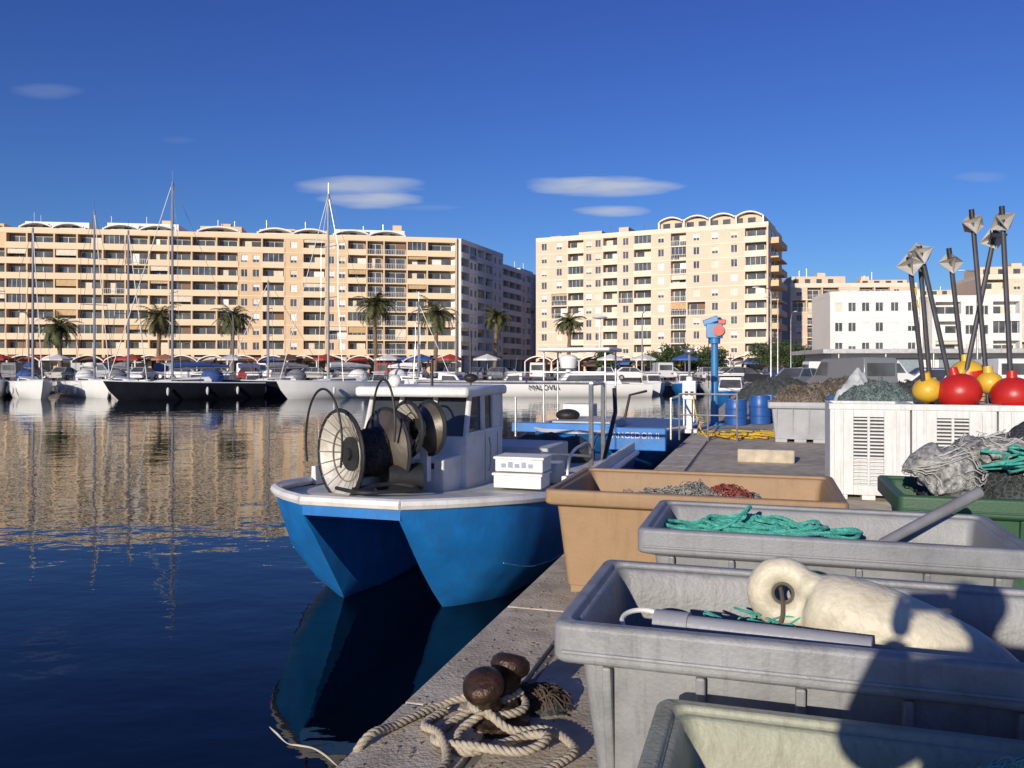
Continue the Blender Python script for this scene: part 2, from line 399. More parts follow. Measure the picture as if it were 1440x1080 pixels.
for q in range(5): bb.boxp(25.8+q*4.9,26.1+q*4.9,.3,.6,H+.8,H+2.1)
bb.use('roof_infill',wallB); bb.boxp(26.2,45.3,1.3,6,H+2.3,H+2.55)
for q in (6,15,22,33,41): bb.use('antennas',steel); bb.cyl((q,4,H),(q,4,H+3.0),.05,n=5)
bb.use('end_balconies',wallA,bevel=.1)
for f in range(9):
    z=3.4+f*2.67
    bb.boxp(46.53,48.0,3,15.5,z-.2,z+.95 if f%3!=1 else z+.1)
bb.use('end_windows',glass)
for f in range(9):
    z=3.4+f*2.67
    bb.boxp(46.53,46.6,4,7,z+1.0,z+2.2); bb.boxp(46.53,46.6,9,13,z+1.0,z+2.2); bb.boxp(46.53,46.6,.8,2.,z+.9,z+2.1)
bb.done()
brownw=mat('shaded_brown_render',(.30,.17,.10),.85)  # dark brown includes the shade of this facade
apartment('apartment_building',(10,205),Vector((1,-.5)).normalized(),14,12,8,2.75,3.5,brownw,brownw,21,.6,None,shops=False).done()
apartment('apartment_building',(63,185),Vector((1,-.05)).normalized(),28,14,6,2.85,2.5,wallB,bandB,31,.3,'x',shops=False).done()
apartment('office_building',(51,131),Vector((1,-.12)).normalized(),14,12,3,3.2,3.2,whiteW,whiteW,33,.85,None,whiteW,shops=False).done()
apartment('office_building',(65.3,127),Vector((1,-.12)).normalized(),13,12,3,3.0,2.8,whiteW,whiteW,35,.3,None,whiteW,shops=False).done()
apartment('apartment_building',(87,152),Vector((1,-.2)).normalized(),34,14,5,2.9,3.4,wallB,bandB,37,.3,'x',shops=False).done()
apartment('apartment_building',(70,230),Vector((1,-.2)).normalized(),60,14,6,2.8,3.4,wallB,bandB,39,.3,'x',shops=False).done()
b=B('harbour_hall',(36,92,1),rad(-8)); b.use('walls',whiteW); b.boxp(0,60,0,14,0,3.0)
b.use('roof',mat('grey_metal_roof',(.5,.5,.5),.5,.2),bevel=.05); b.boxp(-1.5,61.5,-2.5,15,3.0,3.5)
b.use('doors',mat('door_grey_blue',(.25,.3,.34),.5))
for i in range(12): b.boxp(1.5+i*4.9,4.6+i*4.9,-.06,-.004,0,2.5)
b.use('posts',steel)
for i in range(13): b.cyl((.2+i*4.9,-2.2,0),(.2+i*4.9,-2.2,3.0),.09,n=8)
b.done()

# ------------------------------------------------------------------ vegetation
palmL=mat('palm_frond',(.085,.09,.03),.6,0,.45,.7); palmT=mat('palm_trunk',(.20,.13,.08),.9,0,.35,5,.6,20)
def palm(x,y,h,cr,seed):
    r=random.Random(seed); b=B('palm_tree',(x,y,1.0),r.uniform(0,6)); b.use('trunk',palmT,True)
    pts=[];rs=[]
    for i in range(13):
        t=i/12; pts.append((math.sin(t*1.5)*.35,0,h*t)); rs.append((.42 if i==0 else .30)*(1-.25*t)+(.03 if i%2 else 0))
    rs[-1]=.45; rs[-2]=.48; rs[-3]=.36
    b.tube(pts,rs,10); top=Vector(pts[-1])
    b.use('dead_skirt',mat('palm_dead_frond',(.22,.14,.07),.8,0,.4,2))
    def frond(az,el,L,droop,wd):
        dr=Vector((math.cos(az),math.sin(az),0)); sd_=Vector((-math.sin(az),math.cos(az),0)); pts=[]; n=9
        p=top.copy(); e=el
        for i in range(n+1):
            pts.append(p.copy()); p=p+(dr*math.cos(e)+Vector((0,0,math.sin(e))))*L/n; e-=droop/n*(1+i*.15)
        b.tube(pts,[.045*(1-.8*i/n) for i in range(n+1)],3)
        for i in range(n*3):
            t=(i+1.5)/(n*3+1.5); k=min(n-1,int(t*n)); q=pts[k].lerp(pts[k+1],t*n-k) if t*n<n else pts[-1]
            ax=(pts[k+1]-pts[k]).normalized(); ln=wd*math.sin(math.pi*min(1,t*.85+.12))**.6*r.uniform(.75,1.1)
            for sg in(-1,1):
                o=(sd_*sg*.85+ax*.55+Vector((0,0,-.35+r.uniform(-.2,.2)))).normalized()*ln
                b.add([q-ax*.05,q+ax*.06,q+o],[(0,1,2)])
    b.use('fronds',palmL)
    for i in range(54):
        frond(r.uniform(0,6.283),math.asin(r.uniform(-.55,.98)),cr*r.uniform(.8,1.1),r.uniform(.7,1.5),cr*.24)
    b.use('dead_skirt')
    for i in range(14): frond(r.uniform(0,6.283),r.uniform(-1.3,-.8),cr*.5,.3,.4)
    b.done()
for i,(x,y,h,cr) in enumerate([(-59.5,108,6.8,3.4),(-48.5,112,8.3,3.5),(-38.5,112,8.3,3.4),(-18.5,112,9.8,3.7),(-10.2,108,8.7,3.6),(-2.6,120,8.9,3.0),(8.2,121,8.2,2.9),(-73,110,7.5,3.2)]): palm(x,y,h,cr,i+50)
leafm=mat('tree_leaves',(.05,.08,.025),.7,0,.6,.8)
def tree(x,y,h,rr,seed,name='tree'):
    r=random.Random(seed); b=B(name,(x,y,1.0)); b.use('trunk',palmT,True); b.tube([(0,0,0),(.1,0,h*.3),(0,.1,h*.6)],[.2,.15,.06],8)
    cl=[(Vector((r.uniform(-1,1)*rr*.7,r.uniform(-1,1)*rr*.7,h*.45+r.uniform(0,1)*h*.42)),rr*r.uniform(.3,.5)) for _ in range(14)]
    for c,q in cl[:7]: b.tube([(0,0,h*.3),tuple(c*.6+Vector((0,0,h*.1))),tuple(c)],[.1,.06,.03],5)
    b.use('foliage',leafm)
    for c,q in cl:
        for _ in range(150):
            d=Vector((r.gauss(0,1),r.gauss(0,1),r.gauss(0,1))).normalized()*q*r.uniform(.5,1.1); p=c+d
            a=Vector((r.gauss(0,1),r.gauss(0,1),r.gauss(0,1))).normalized()*.17; e=a.orthogonal().normalized()*.11
            b.add([p-a,p-e,p+a,p+e],[(0,1,2,3)])
    b.done()
for i,(x,y,h,rr) in enumerate([(45,145,5.5,3.2),(50,150,6.2,3.5),(54,150,5.5,3),(19.5,105,4.4,2.4),(22,104,4.0,2.4),(13,112,3.6,2),(27,110,4,2.2),(40,120,4.5,2.5)]): tree(x,y,h,rr,i+80)

# ------------------------------------------------------------------ vehicles
carcols=[(.6,.6,.62),(.03,.03,.035),(.75,.75,.74),(.2,.21,.23),(.35,.03,.03),(.03,.06,.2),(.45,.44,.4),(.75,.75,.74)]
def car(x,y,rz,ci,van=False,name=None):
    c=carcols[ci%8]; b=B(name or('parked_van' if van else 'parked_car'),(x,y,1.0),rz); pm=mat('car_paint_%d'%(ci%8),c,.25,0,.03,1)
    if van:
        body=[(-2.5,.35),(2.45,.35),(2.5,.85),(1.75,1.15),(1.1,1.98),(-2.4,2.02),(-2.5,1.9)]; ws=[.9,.9,.9,.88,.8,.82,.84]
        b.use('body',pm,True,.05); b.prism(body,ws)
        b.use('windows',glass); 
        b.add([(1.73,-.78,1.2),(1.73,.78,1.2),(1.18,.72,1.86),(1.18,-.72,1.86)],[(0,1,2,3)]); 
        for sg in(-1,1): b.add([(1.55,sg*.905,1.15),(.5,sg*.905,1.15),(.5,sg*.87,1.8),(1.1,sg*.86,1.8)],[(0,1,2,3)])
        b.boxp(-2.53,-2.505,-.7,.7,1.15,1.75); wz=.36; xs=(-1.6,1.6)
    else:
        body=[(-2.05,.28),(2.1,.28),(2.12,.65),(1.9,.82),(1.0,.95),(-1.75,1.0),(-2.08,.9)]; ws=[.84,.84,.86,.86,.86,.86,.84]
        b.use('body',pm,True,.05); b.prism(body,ws)
        b.use('windows',glass,True,.03); b.prism([(1.02,.93),(.35,1.42),(-1.1,1.46),(-1.75,.98)],[.8,.62,.62,.78])
        b.use('roof',pm,True,.02); b.prism([(.33,1.425),(.25,1.47),(-1.0,1.5),(-1.1,1.455)],[.63,.6,.6,.63])
        b.use('pillars',pm)
        for sg in(-1,1): 
            b.tube([(1.02,sg*.8,.93),(.35,sg*.635,1.44)],.035,4); b.tube([(-1.1,sg*.635,1.46),(-1.75,sg*.79,.98)],.06,4); b.tube([(-.3,sg*.64,1.45),(-.35,sg*.82,.95)],.03,4)
        wz=.32; xs=(-1.3,1.3)
    b.use('wheels',black,True)
    for xx in xs:
        for sg in(-1,1): b.cyl((xx,sg*.70,wz),(xx,sg*.89,wz),wz,n=16)
    b.use('hubs',steel,True)
    for xx in xs:
        for sg in(-1,1): b.cyl((xx,sg*.86,wz),(xx,sg*.9,wz),wz*.55,n=12)
    b.use('lights',mat('tail_light',(.4,.02,.01),.3)); 
    for sg in(-1,1): b.boxp(-2.12 if not van else -2.54,-2.06 if not van else -2.5,sg*.7-.1,sg*.7+.1,.7,.85)
    b.use('headlights',mat('headlight',(.7,.7,.7),.15))
    for sg in(-1,1): b.boxp(2.08,2.14,sg*.65-.15,sg*.65+.15,.55,.68) if not van else b.boxp(2.46,2.52,sg*.68-.14,sg*.68+.14,.65,.85)
    b.done()
r=random.Random(12)
x=-66
while x<34:
    car(x,94+r.uniform(-.5,.5),rad(90+r.uniform(-6,6)) if r.random()<.75 else rad(r.uniform(-5,5)),r.randrange(8),r.random()<.16); x+=r.uniform(2.7,5.5)
x=-60
while x<30:
    car(x,103+r.uniform(-.5,.5),rad(r.uniform(-4,4)),r.randrange(8),r.random()<.2); x+=r.uniform(5,8)
for (x,y,a,c,v) in [(20.5,46,60,0,1),(23.5,44,75,1,0),(27,46,85,2,1),(30.3,47,80,3,0),(33.5,48,95,6,0),(17.8,50,40,3,0),(25,56,10,2,1),(31,57,0,5,0),(38,56,5,7,1),(44,52,0,4,0),(22.5,62,0,6,0),(16.5,40,100,3,1),(29,38,120,0,1),(20,70,0,1,0),(28,71,0,2,1),(36,70,0,3,0),(45,70,0,0,0),(24.5,35,15,1,0),(21,38,85,7,0),(18.3,33.5,20,2,0)]:
    car(x,y,rad(a),c,bool(v))

for x in (-52,-30,-6,14,30):
    b=B('street_lamp',(x,88,1.0)); b.use('pole',steel,True); b.tube([(0,0,0),(0,0,6.5),(0,-.3,7.2),(0,-1.2,7.4)],[.09,.06,.05,.04],8); b.use('lamp_head',white,True); b.ell((0,-1.4,7.38),(.16,.4,.08)); b.done()
for (x,c) in [(-62,0),(-55,1),(-46,0),(-42,3),(-34,1),(-27,4),(-22.5,0),(-15,1),(-11,2),(-7.5,0),(-3,1),(12,1),(16,1),(21,2)]:
    b=B('parasol',(x,99,1.0)); b.use('pole',steel); b.cyl((0,0,0),(0,0,2.9),.04,n=6); b.use('canopy',shopc[c])
    n=8; top=(0,0,3.1); ring=[(1.7*math.cos(6.283*i/n),1.7*math.sin(6.283*i/n),2.5) for i in range(n)]; low=[(p[0],p[1],2.3) for p in ring]
    b.add([top]+ring+low,[(0,1+i,1+(i+1)%n) for i in range(n)]+[(1+i,1+n+i,1+n+(i+1)%n,1+(i+1)%n) for i in range(n)]); b.done()

# ------------------------------------------------------------------ boats
def hull(b,L,W,zb,zs,key,m,keydeck='deck',mdeck=None,fine=.75,rail=None):
    rows=[];dk=[]
    n=12
    for i in range(n+1):
        t=i/n; y=-L/2+L*t; wv=W/2*(1-(1-min(1,t/.62))**2.0)**fine*(1-.12*max(0,t-.6)/.4); wv=max(wv,.02)
        zg=zb+(zs-zb)*(t**.7)
        y2=y+ (0.10*L)*(1-t)**3
        rows.append([(-wv,y,zg),(-wv*.96,y+(y2-y)*.35,zg*.45+.05),(-wv*.72,y2,-.12),(0,y2,-.4),(wv*.72,y2,-.12),(wv*.96,y+(y2-y)*.35,zg*.45+.05),(wv,y,zg)])
        dk.append([(-wv*.97,y+.02,zg-.06),(0,y+.02,zg+.0),(wv*.97,y+.02,zg-.06)])
    b.use(key,m,True,ang=50); b.grid(rows,capb=True,flip=True)
    b.use(keydeck,mdeck or gel,True); b.grid(dk)
    b.use('toe_rail',rail or gel,True); b.tube([Vector(rw[0])+Vector((0,0,.02)) for rw in rows],.04,5); b.tube([Vector(rw[-1])+Vector((0,0,.02)) for rw in rows],.04,5)
sailcov=[mat('sail_cover_blue',(.03,.08,.25),.8),mat('sail_cover_white',(.7,.7,.66),.8),mat('sail_cover_grey',(.2,.2,.22),.8)]
alu=mat('aluminium_mast',(.32,.32,.33),.4,.5,.1,1)
def sailboat(x,y,rz,L,mz,hm,sc,seed):
    b=B('sailboat',(x,y,0),rz); W=L*.31; hull(b,L,W,1.5,1.2,'hull',hm)
    b.use('cabin',gel,True,.05); 
    b.add([(-W*.14,-L*.22,1.25),(W*.14,-L*.22,1.25),(W*.26,L*.16,1.15),(-W*.26,L*.16,1.15),(-W*.12,-L*.18,1.5),(W*.12,-L*.18,1.5),(W*.22,L*.15,1.78),(-W*.22,L*.15,1.78)],[(4,5,6,7),(0,1,5,4),(1,2,6,5),(2,3,7,6),(3,0,4,7)])
    b.use('cabin_windows',glass)
    for sg in(-1,1):
        b.add([(sg*W*.165,-L*.1,1.4),(sg*W*.235,L*.1,1.4),(sg*W*.228,L*.1,1.58),(sg*W*.16,-L*.1,1.52)],[(0,1,2,3)])
    b.use('mast',alu,True); my=-L*.08; b.cyl((0,my,1.2),(0,my,mz),.11,.08,n=8)
    b.cyl((0,my,2.4),(0,my+L*.38,2.5),.07,n=6)
    for f in(.45,.72): b.cyl((-W*.3,my+.1,1.3+(mz-1.3)*f),(W*.3,my+.1,1.3+(mz-1.3)*f),.03,n=4)
    b.use('sail_cover',sailcov[sc],True); b.tube([(0,my+.1,2.7),(0,my+L*.18,2.75),(0,my+L*.37,2.6)],[.24,.2,.1],8)
    b.use('sprayhood',sailcov[sc],True); b.ell((0,L*.18,1.7),(W*.27,.9,.65),seg=12,rings=8)
    b.use('rigging',steel)
    for sg in(-1,1):
        b.tube([(sg*W*.46,my+.2,1.2),(sg*W*.3,my+.1,1.3+(mz-1.3)*.45),(sg*W*.3,my+.1,1.3+(mz-1.3)*.72),(0,my,mz-.2)],.018,3)
        b.tube([(0,-L*.47,1.5),(sg*.35,-L*.4,2.05),(sg*W*.33,-L*.25,2.0),(sg*W*.47,0,1.9),(sg*W*.44,L*.45,1.8)],.02,4)
    b.use('furled_jib',sailcov[1],True); b.tube([(0,-L*.47,1.5),(0,my-.1,mz-.4)],.035,5)
    b.use('rigging'); b.tube([(0,L*.49,1.2),(0,my+.1,mz-.1)],.018,3); b.cyl((0,my,mz),(0,my,mz+.9),.015,n=3)
    b.use('fenders',mat('fender_white',(.6,.6,.62),.5),True)
    for sg in(-1,1):
        for q in(-.15,.1,.3): b.ell((sg*W*.5,L*q,.65),(.12,.12,.33),seg=8,rings=6)
    b.done()
sailboat(-40.0,68,rad(40),10,14,gel,0,1)
sailboat(-36.0,70,rad(42),11,15.8,gel,1,2)
sailboat(-32.2,68,rad(44),10.5,13.8,gel,2,3)
sailboat(-26.2,65.5,rad(-52),12,17.2,navy,0,4)
sailboat(-20.4,71,rad(-58),9.5,10,navy,2,5)
sailboat(-14.6,68.5,rad(-40),12,16.9,gel,1,6)
sailboat(-9.4,77,rad(80),8,8.7,gel,1,7)
sailboat(-44.5,70,rad(35),9.5,12,gel,0,8)
sailboat(-49,70,rad(30),10.5,14,gel,1,9)
def motorboat(x,y,rz,L,hm,seed,name='motorboat'):
    b=B(name,(x,y,0),rz); W=L*.34; hull(b,L,W,1.15,.85,'hull',hm)
    b.use('cabin',gel,True,.05)
    b.add([(-W*.3,-L*.18,.95),(W*.3,-L*.18,.95),(W*.34,L*.15,.9),(-W*.34,L*.15,.9),(-W*.25,-L*.06,1.9),(W*.25,-L*.06,1.9),(W*.3,L*.15,2.0),(-W*.3,L*.15,2.0)],[(4,5,6,7),(0,1,5,4),(1,2,6,5),(2,3,7,6),(3,0,4,7)])
    b.use('windows',glass)
    b.add([(-W*.26,-L*.145,1.25),(W*.26,-L*.145,1.25),(W*.235,-L*.082,1.75),(-W*.235,-L*.082,1.75)],[(0,1,2,3)])
    for sg in(-1,1): b.add([(sg*W*.327,-L*.1,1.3),(sg*W*.345,L*.1,1.3),(sg*W*.32,L*.1,1.75),(sg*W*.29,-L*.06,1.7)],[(0,1,2,3)])
    b.use('roof',gel,True,.04); b.boxp(-W*.33,W*.33,-L*.08,L*.28,2.0,2.08)
    b.use('rails',steel); 
    for sg in(-1,1): b.tube([(0,-L*.47,1.7),(sg*W*.3,-L*.3,1.65),(sg*W*.42,-L*.1,1.5),(sg*W*.45,-L*.08,1.0)],.02,4)
    b.cyl((0,L*.05,2.05),(0,L*.08,3.4),.025,n=4)
    b.use('outboard',black,True,.05); b.boxp(-.22,.22,L*.5,L*.5+.4,.5,1.25)
    b.done()
for i,(x,y,a,L,m) in enumerate([(-24,76,10,6.5,gel),(-29.5,77,-8,6,gel),(-27,77,12,6,blue),(-5.5,76,70,7.5,gel),(0,77,-85,6,navy),(13,76,5,6.5,gel),(16,75.5,-6,6.5,blue),(19,76,0,7,gel),(-12.5,77,4,6,blue),(16.8,62,-14,7,gel),(13.9,52,-16,7.5,blue)]):
    motorboat(x,y,rad(a),L,m,i)
b=B('motor_yacht',(2.8,70.5,0),rad(-88)); hull(b,18,4.4,1.25,1.05,'hull',gel)
b.use('cabin',gel,True,.08); b.add([(-1.2,1,1.15),(1.2,1,1.15),(1.6,6.5,1.1),(-1.6,6.5,1.1),(-1.,1.8,2.0),(1.,1.8,2.0),(1.3,6,2.1),(-1.3,6,2.1)],[(4,5,6,7),(0,1,5,4),(1,2,6,5),(2,3,7,6),(3,0,4,7)])
b.use('windows',glass)
for sg in(-1,1): b.add([(sg*1.30,1.7,1.4),(sg*1.58,6,1.35),(sg*1.44,6,1.85),(sg*1.16,2.0,1.82)],[(0,1,2,3)])
b.use('rails',steel)
for sg in(-1,1): b.tube([(0,-8.6,1.9),(sg*1.4,-5,1.8),(sg*2,0,1.65),(sg*2,6,1.6)],.02,4)
b.text('name_lettering','MALOVIA',.62,Matrix.Translation((2.26,-.2,.80))@Matrix.Rotation(rad(90),4,'Z')@Matrix.Rotation(rad(90),4,'X'),navy)
b.done()

# ------------------------------------------------------------------ fishing catamaran (foreground)
b=B('fishing_boat',(-1.6,8.1,0),RZ)
S=[0,.12,.25,.5,.75,1.,1.35,1.8,2.4,3.5,5.5,7.6]
def itp(xs,ys,x):
    for i in range(len(xs)-1):
        if x<=xs[i+1]: 
            t=(x-xs[i])/(xs[i+1]-xs[i]); return ys[i]+(ys[i+1]-ys[i])*t
    return ys[-1]
S2=[]
for i in range(len(S)-1):
    S2+= [S[i],(S[i]+S[i+1])/2]
S2.append(S[-1])
kx=[0,.25,.5,.75,1.,1.5,2.2,3.5,7.6]
wk=[.54,.88,1.14,1.35,1.48,1.64,1.74,1.78,1.7]; zgk=[1.22,1.21,1.2,1.19,1.17,1.13,1.08,1.03,1.0]
tkk=[.53,.53,.54,.56,.6,.7,.8,.85,.85]; zkk=[1.10,.80,.50,.22,-.05,-.3,-.38,-.4,-.4]
zrk=[1.12,1.06,1.02,.98,.95,.9,.85,.8,.8]; tik=[.52,.50,.48,.47,.46,.45,.44,.44,.44]
rows=[];dk=[]
for s in S2:
    wv,zg,tk,zk,zr,ti=[itp(kx,q,s) for q in(wk,zgk,tkk,zkk,zrk,tik)]
    a=[(wv,s,zg),(wv-(wv-tk)*.10,s,zg-(zg-zk)*.25),(tk+(wv-tk)*.76,s,zk+(zg-zk)*.46),(tk+(wv-tk)*.42,s,zk+(zg-zk)*.2),(tk,s,zk),(ti,s,zk+(zr-zk)*.25),(ti,s,zr-.02),(ti*.6,s,zr)]
    rows.append([(-x,y,z) for x,y,z in a]+[a[i] for i in range(len(a)-1,-1,-1)])
    dk.append([(-wv*.985,s+.01,zg-.03),(-wv*.5,s+.01,zg-.0),(0,s+.01,zg+.01),(wv*.5,s+.01,zg-.0),(wv*.985,s+.01,zg-.03)])
b.use('hulls',blue,True,ang=22); b.grid(rows,capb=True,flip=True)
b.add([(-.54,-.002,1.22),(.54,-.002,1.22),(.54,-.002,1.10),(-.54,-.002,1.10)],[(0,3,2,1)])
deckm=mat('deck_paint',(.62,.62,.58),.6,0,.1,3,.1,30,.5,(.35,.3,.24),4)
b.use('deck',deckm,True); b.grid(dk)
b.use('gunwale',white,True)
for sg in(0,-1): b.tube([Vector(rw[sg])+Vector((0,0,.03)) for rw in rows],.055,8)
b.tube([(-.54,0,1.25),(0,-.01,1.25),(.54,0,1.25)],.055,8)
b.use('inner_bulwark',white,False,.01)
for sg in(-1,1):
    pr=[]
    for s in S2:
        if s<2.0: continue
        wv=itp(kx,wk,s); zg=itp(kx,zgk,s); pr.append([(sg*(wv-.02),s,zg),(sg*(wv-.03),s,zg+.22),(sg*(wv-.09),s,zg+.22),(sg*(wv-.1),s,zg-.02)])
    b.grid(pr,capa=True,capb=True)
b.use('rub_scuff',mat('scuffed_rail',(.20,.36,.55),.6,0,.6,9),True)
for sg in(-1,1):
    pts=[]
    for s in S2:
        if .9<s<7: 
            wv,zg,tk,zk=[itp(kx,q,s) for q in(wk,zgk,tkk,zkk)]; pts.append((sg*(tk+(wv-tk)*.76+.003),s,zk+(zg-zk)*.46))
    b.tube(pts,.006,5)
b.use('wheelhouse',white,False,.02)
b.boxp(-1.07,.38,2.3,3.75,1.0,1.72)
b.boxp(-.35,.30,1.72,2.32,1.0,1.5)
b.boxp(-1.0,-.45,2.0,2.32,1.0,1.35)
zf,zt=1.72,2.22; sf,st=2.32,2.5
def bar(p,q,r0=.035): b.tube([p,q],r0,4)
for x in(-1.04,-.6,-.12,.35): bar((x,sf,zf-.02),(x*(.97),st,zt+.02),.045)
for x in(-1.04,.35):
    for s in(2.95,3.72): bar((x,s,zf-.02),(x*.97,s,zt+.02),.055)
b.boxp(-1.07,-1.0,2.35,3.75,zf-.02,zf+.05); b.boxp(.32,.385,2.35,3.75,zf-.02,zf+.05); b.boxp(.315,.37,3.35,3.76,zf,zt)
b.use('wheelhouse_windows',glassy('wheelhouse_glass',(.035,.04,.05),.05))
b.add([(-1.0,sf+.03,zf),(.32,sf+.03,zf),(.31,st+.02,zt),(-.98,st+.02,zt)],[(0,1,2,3)])
b.add([(.34,sf+.05,zf),(.34,3.7,zf),(.33,3.7,zt),(.33,st+.02,zt)],[(0,1,2,3)])
b.add([(-1.03,sf+.05,zf),(-1.03,3.7,zf),(-1.0,3.7,zt),(-1.0,st+.02,zt)],[(0,1,2,3)])
b.add([(-1.0,3.7,1.2),(.33,3.7,1.2),(.33,3.7,zt),(-1.0,3.7,zt)],[(0,1,2,3)])
b.use('wheelhouse_roof',white,True,.04); b.boxp(-1.14,.42,2.22,3.85,2.21,2.34)
b.use('navigation_gear',black,True)
b.cyl((-.3,2.8,2.33),(-.3,2.8,2.7),.02,n=6); b.cyl((.1,3.2,2.33),(.1,3.2,3.0),.012,n=6); b.ell((.1,3.2,2.44),(.1,.1,.06))
b.use('roof_lamp',white,True); b.ell((-.7,2.5,2.41),(.09,.07,.08))
b.use('door_handle',steel,True); b.tube([(.40,3.1,1.2),(.42,3.1,1.3),(.42,3.1,1.55),(.40,3.1,1.65)],.012,5)
b.use('door_seam',mat('seam_grey',(.25,.25,.25),.6)); b.boxp(.381,.384,2.98,2.995,1.08,1.7); b.boxp(.381,.384,3.5,3.515,1.08,1.7)
b.use('hull_number',mat('number_paint_black',(.03,.03,.04),.6)); 
for q in range(5): b.boxp(-.28+q*.1,-.22+q*.1,1.714,1.717,1.38,1.45)
ribm=mat('drum_rib_metal',(.30,.27,.22),.45,.3,.3,9)
def spool(c,ax,R1,gap,ribs,m1,m2,hub):
    c=Vector(c); ax=Vector(ax).normalized(); e1=Vector((0,0,1)); e2=ax.cross(e1).normalized()
    def ring(rr,off,n=28): return [c+ax*off+(e1*math.cos(2*math.pi*i/n)+e2*math.sin(2*math.pi*i/n))*rr for i in range(n)]
    b.use(m1[0],m1[1],True,ang=30)
    b.grid([ring(.02,.14),ring(R1*.22,.14),ring(R1*.27,.18),ring(R1*.93,-.02),ring(R1,-.02)],wrap=True)
    b.grid([ring(R1,-.0),ring(R1*.95,.02),ring(R1*.3,.2)],wrap=True)
    b.use('drum_ribs',ribm,True)
    for i in range(ribs):
        th=2*math.pi*i/ribs; dd=e1*math.cos(th)+e2*math.sin(th)
        b.tube([c+ax*.165+dd*R1*.28,c-ax*.03+dd*R1*.97],.008,4)
    b.use('drum_rims',black,True); b.tube([p for p in ring(R1,-.01)],.026,6,closed=True)
    b.use('drum_ribs'); b.tube([p for p in ring(R1*.62,.06)],.008,5,closed=True)
    b.use('drum_hubs',black,True); b.cyl(c+ax*.1,c+ax*gap,hub,n=20); b.cyl(c-ax*.02+ax*.08,c+ax*.15,R1*.14,n=12)
    b.use(m2[0],m2[1],True,ang=30)
    b.grid([ring(hub,gap-.12),ring(R1*.95,gap+.0),ring(R1,gap+.02),ring(R1*.95,gap+.04),ring(.03,gap-.05)],wrap=True)
    b.use('drum_rims_dark',black,True); b.tube(ring(R1,gap+.02),.024,6,closed=True)
AX=(.534,.845,0)
dd_=mat('dark_drum',(.09,.075,.06),.42,.4,.4,5,.1,20)
spool((-.57,.85,1.62),AX,.49,.56,20,('net_drum_front',bronze),('net_drum_back',dd_),.19)
spool((.02,1.32,1.88),AX,.31,.28,12,('net_hauler_front',bronze),('net_hauler_back',dd_),.12)
b.use('drum_net',mat('drum_netting',(.06,.05,.045),.9,0,.5,9,.8,50,net=24),True,ang=80)
axv=Vector(AX).normalized(); b.tube([Vector((-.57,.85,1.62))+axv*(.18+.05*k) for k in range(8)],[.2,.27,.25,.28,.26,.29,.27,.2],18)
b.use('hauler_stands',white,False,.01)
b.box((-.1,1.55,1.3),(.14,.16,.6)); b.box((.12,1.6,1.55),(.1,.12,.6)); b.box((-.42,1.1,1.25),(.12,.3,.2))
b.use('hoops',black,True)
for (cx,cy,cz,a_,h_) in [(-.72,.72,1.75,.42,.60),(-.2,1.15,1.95,.24,.5)]:
    ev=axv.cross(Vector((0,0,1)))
    b.tube(crom([Vector((cx,cy,cz))+ev*a_*math.cos(t)+Vector((0,0,h_*math.sin(t))) for t in [math.pi*k/8 for k in range(-1,10)]],4),.014,6)
b.ell((.05,1.2,1.32),(.2,.12,.15),seg=16); b.cyl((-.12,1.1,1.34),(.2,1.3,1.34),.16,n=18)
b.tube(crom([(-.55,.7,1.27),(-.1,.5,1.27),(.3,.9,1.27),(.0,1.0,1.3),(-.3,.6,1.28)],8),.022,6)
b.use('hydraulic_hoses',mat('hose_dark',(.03,.03,.035),.4),True)
for k in range(4): b.tube(crom([(-.15+k*.05,1.5,1.3+k*.1),(.1+k*.04,1.2,1.6+k*.08),(.2,1.35+k*.05,1.9),(.1,1.5,2.0)],6),.014,5)
b.use('fish_boxes',mat('white_polystyrene',(.78,.78,.76),.7,0,.06,6,.2,60,.4,(.4,.38,.3),5),False,.012)
for (zz,dx) in((1.12,0),(1.32,.02)):
    b.boxp(.76+dx,1.36+dx,2.2,2.62,zz,zz+.18)
    b.boxp(.74+dx,1.38+dx,2.18,2.64,zz+.15,zz+.183)
b.use('box_marks',mat('ink_grey_blue',(.30,.34,.42),.7))
for k in range(5): b.boxp(.86+k*.085,.92+k*.085,2.196,2.199,1.37,1.42+.02*(k%2))
b.use('gallows',steel,True)
for (x,s) in((1.58,4.1),(1.58,5.0),(-1.5,5.0)): b.cyl((x,s,1.0),(x,s,2.35),.035,n=8)
b.tube([(1.58,4.1,2.35),(1.58,5.0,2.35),(-1.5,5.0,2.35)],.03,8)
b.tube(crom([(1.65,2.3,1.15),(1.65,2.5,1.5),(1.6,3.4,1.55),(1.6,3.9,1.5),(1.6,4.1,1.1)],6),.02,6)
b.tube([(1.1,3.2,1.45),(1.6,3.9,1.35),(1.6,4.5,1.6)],.02,6)
b.use('dark_davit',black,True); b.tube([(1.62,4.6,1.0),(1.75,5.1,1.9),(1.7,5.3,2.25)],.035,8)
b.use('engine_box',mat('grey_grp',(.5,.51,.5),.5,0,.1,3,.1,20,.4,(.2,.18,.15),3),False,.03)
b.boxp(-.3,.9,4.3,5.6,1.0,1.4); b.boxp(.75,1.3,3.2,3.7,1.05,1.3); b.boxp(-1.3,-.7,4.5,6.8,1.0,1.4)
b.use('deck_net',mat('dark_netting',(.07,.08,.08),.9,0,.4,9,.6,40,net=26),True)
b.ell((.4,6.3,1.1),(.8,.6,.35),fn=lambda v:v+Vector((0,0,.12*noise.noise(v*4))))
b.done()

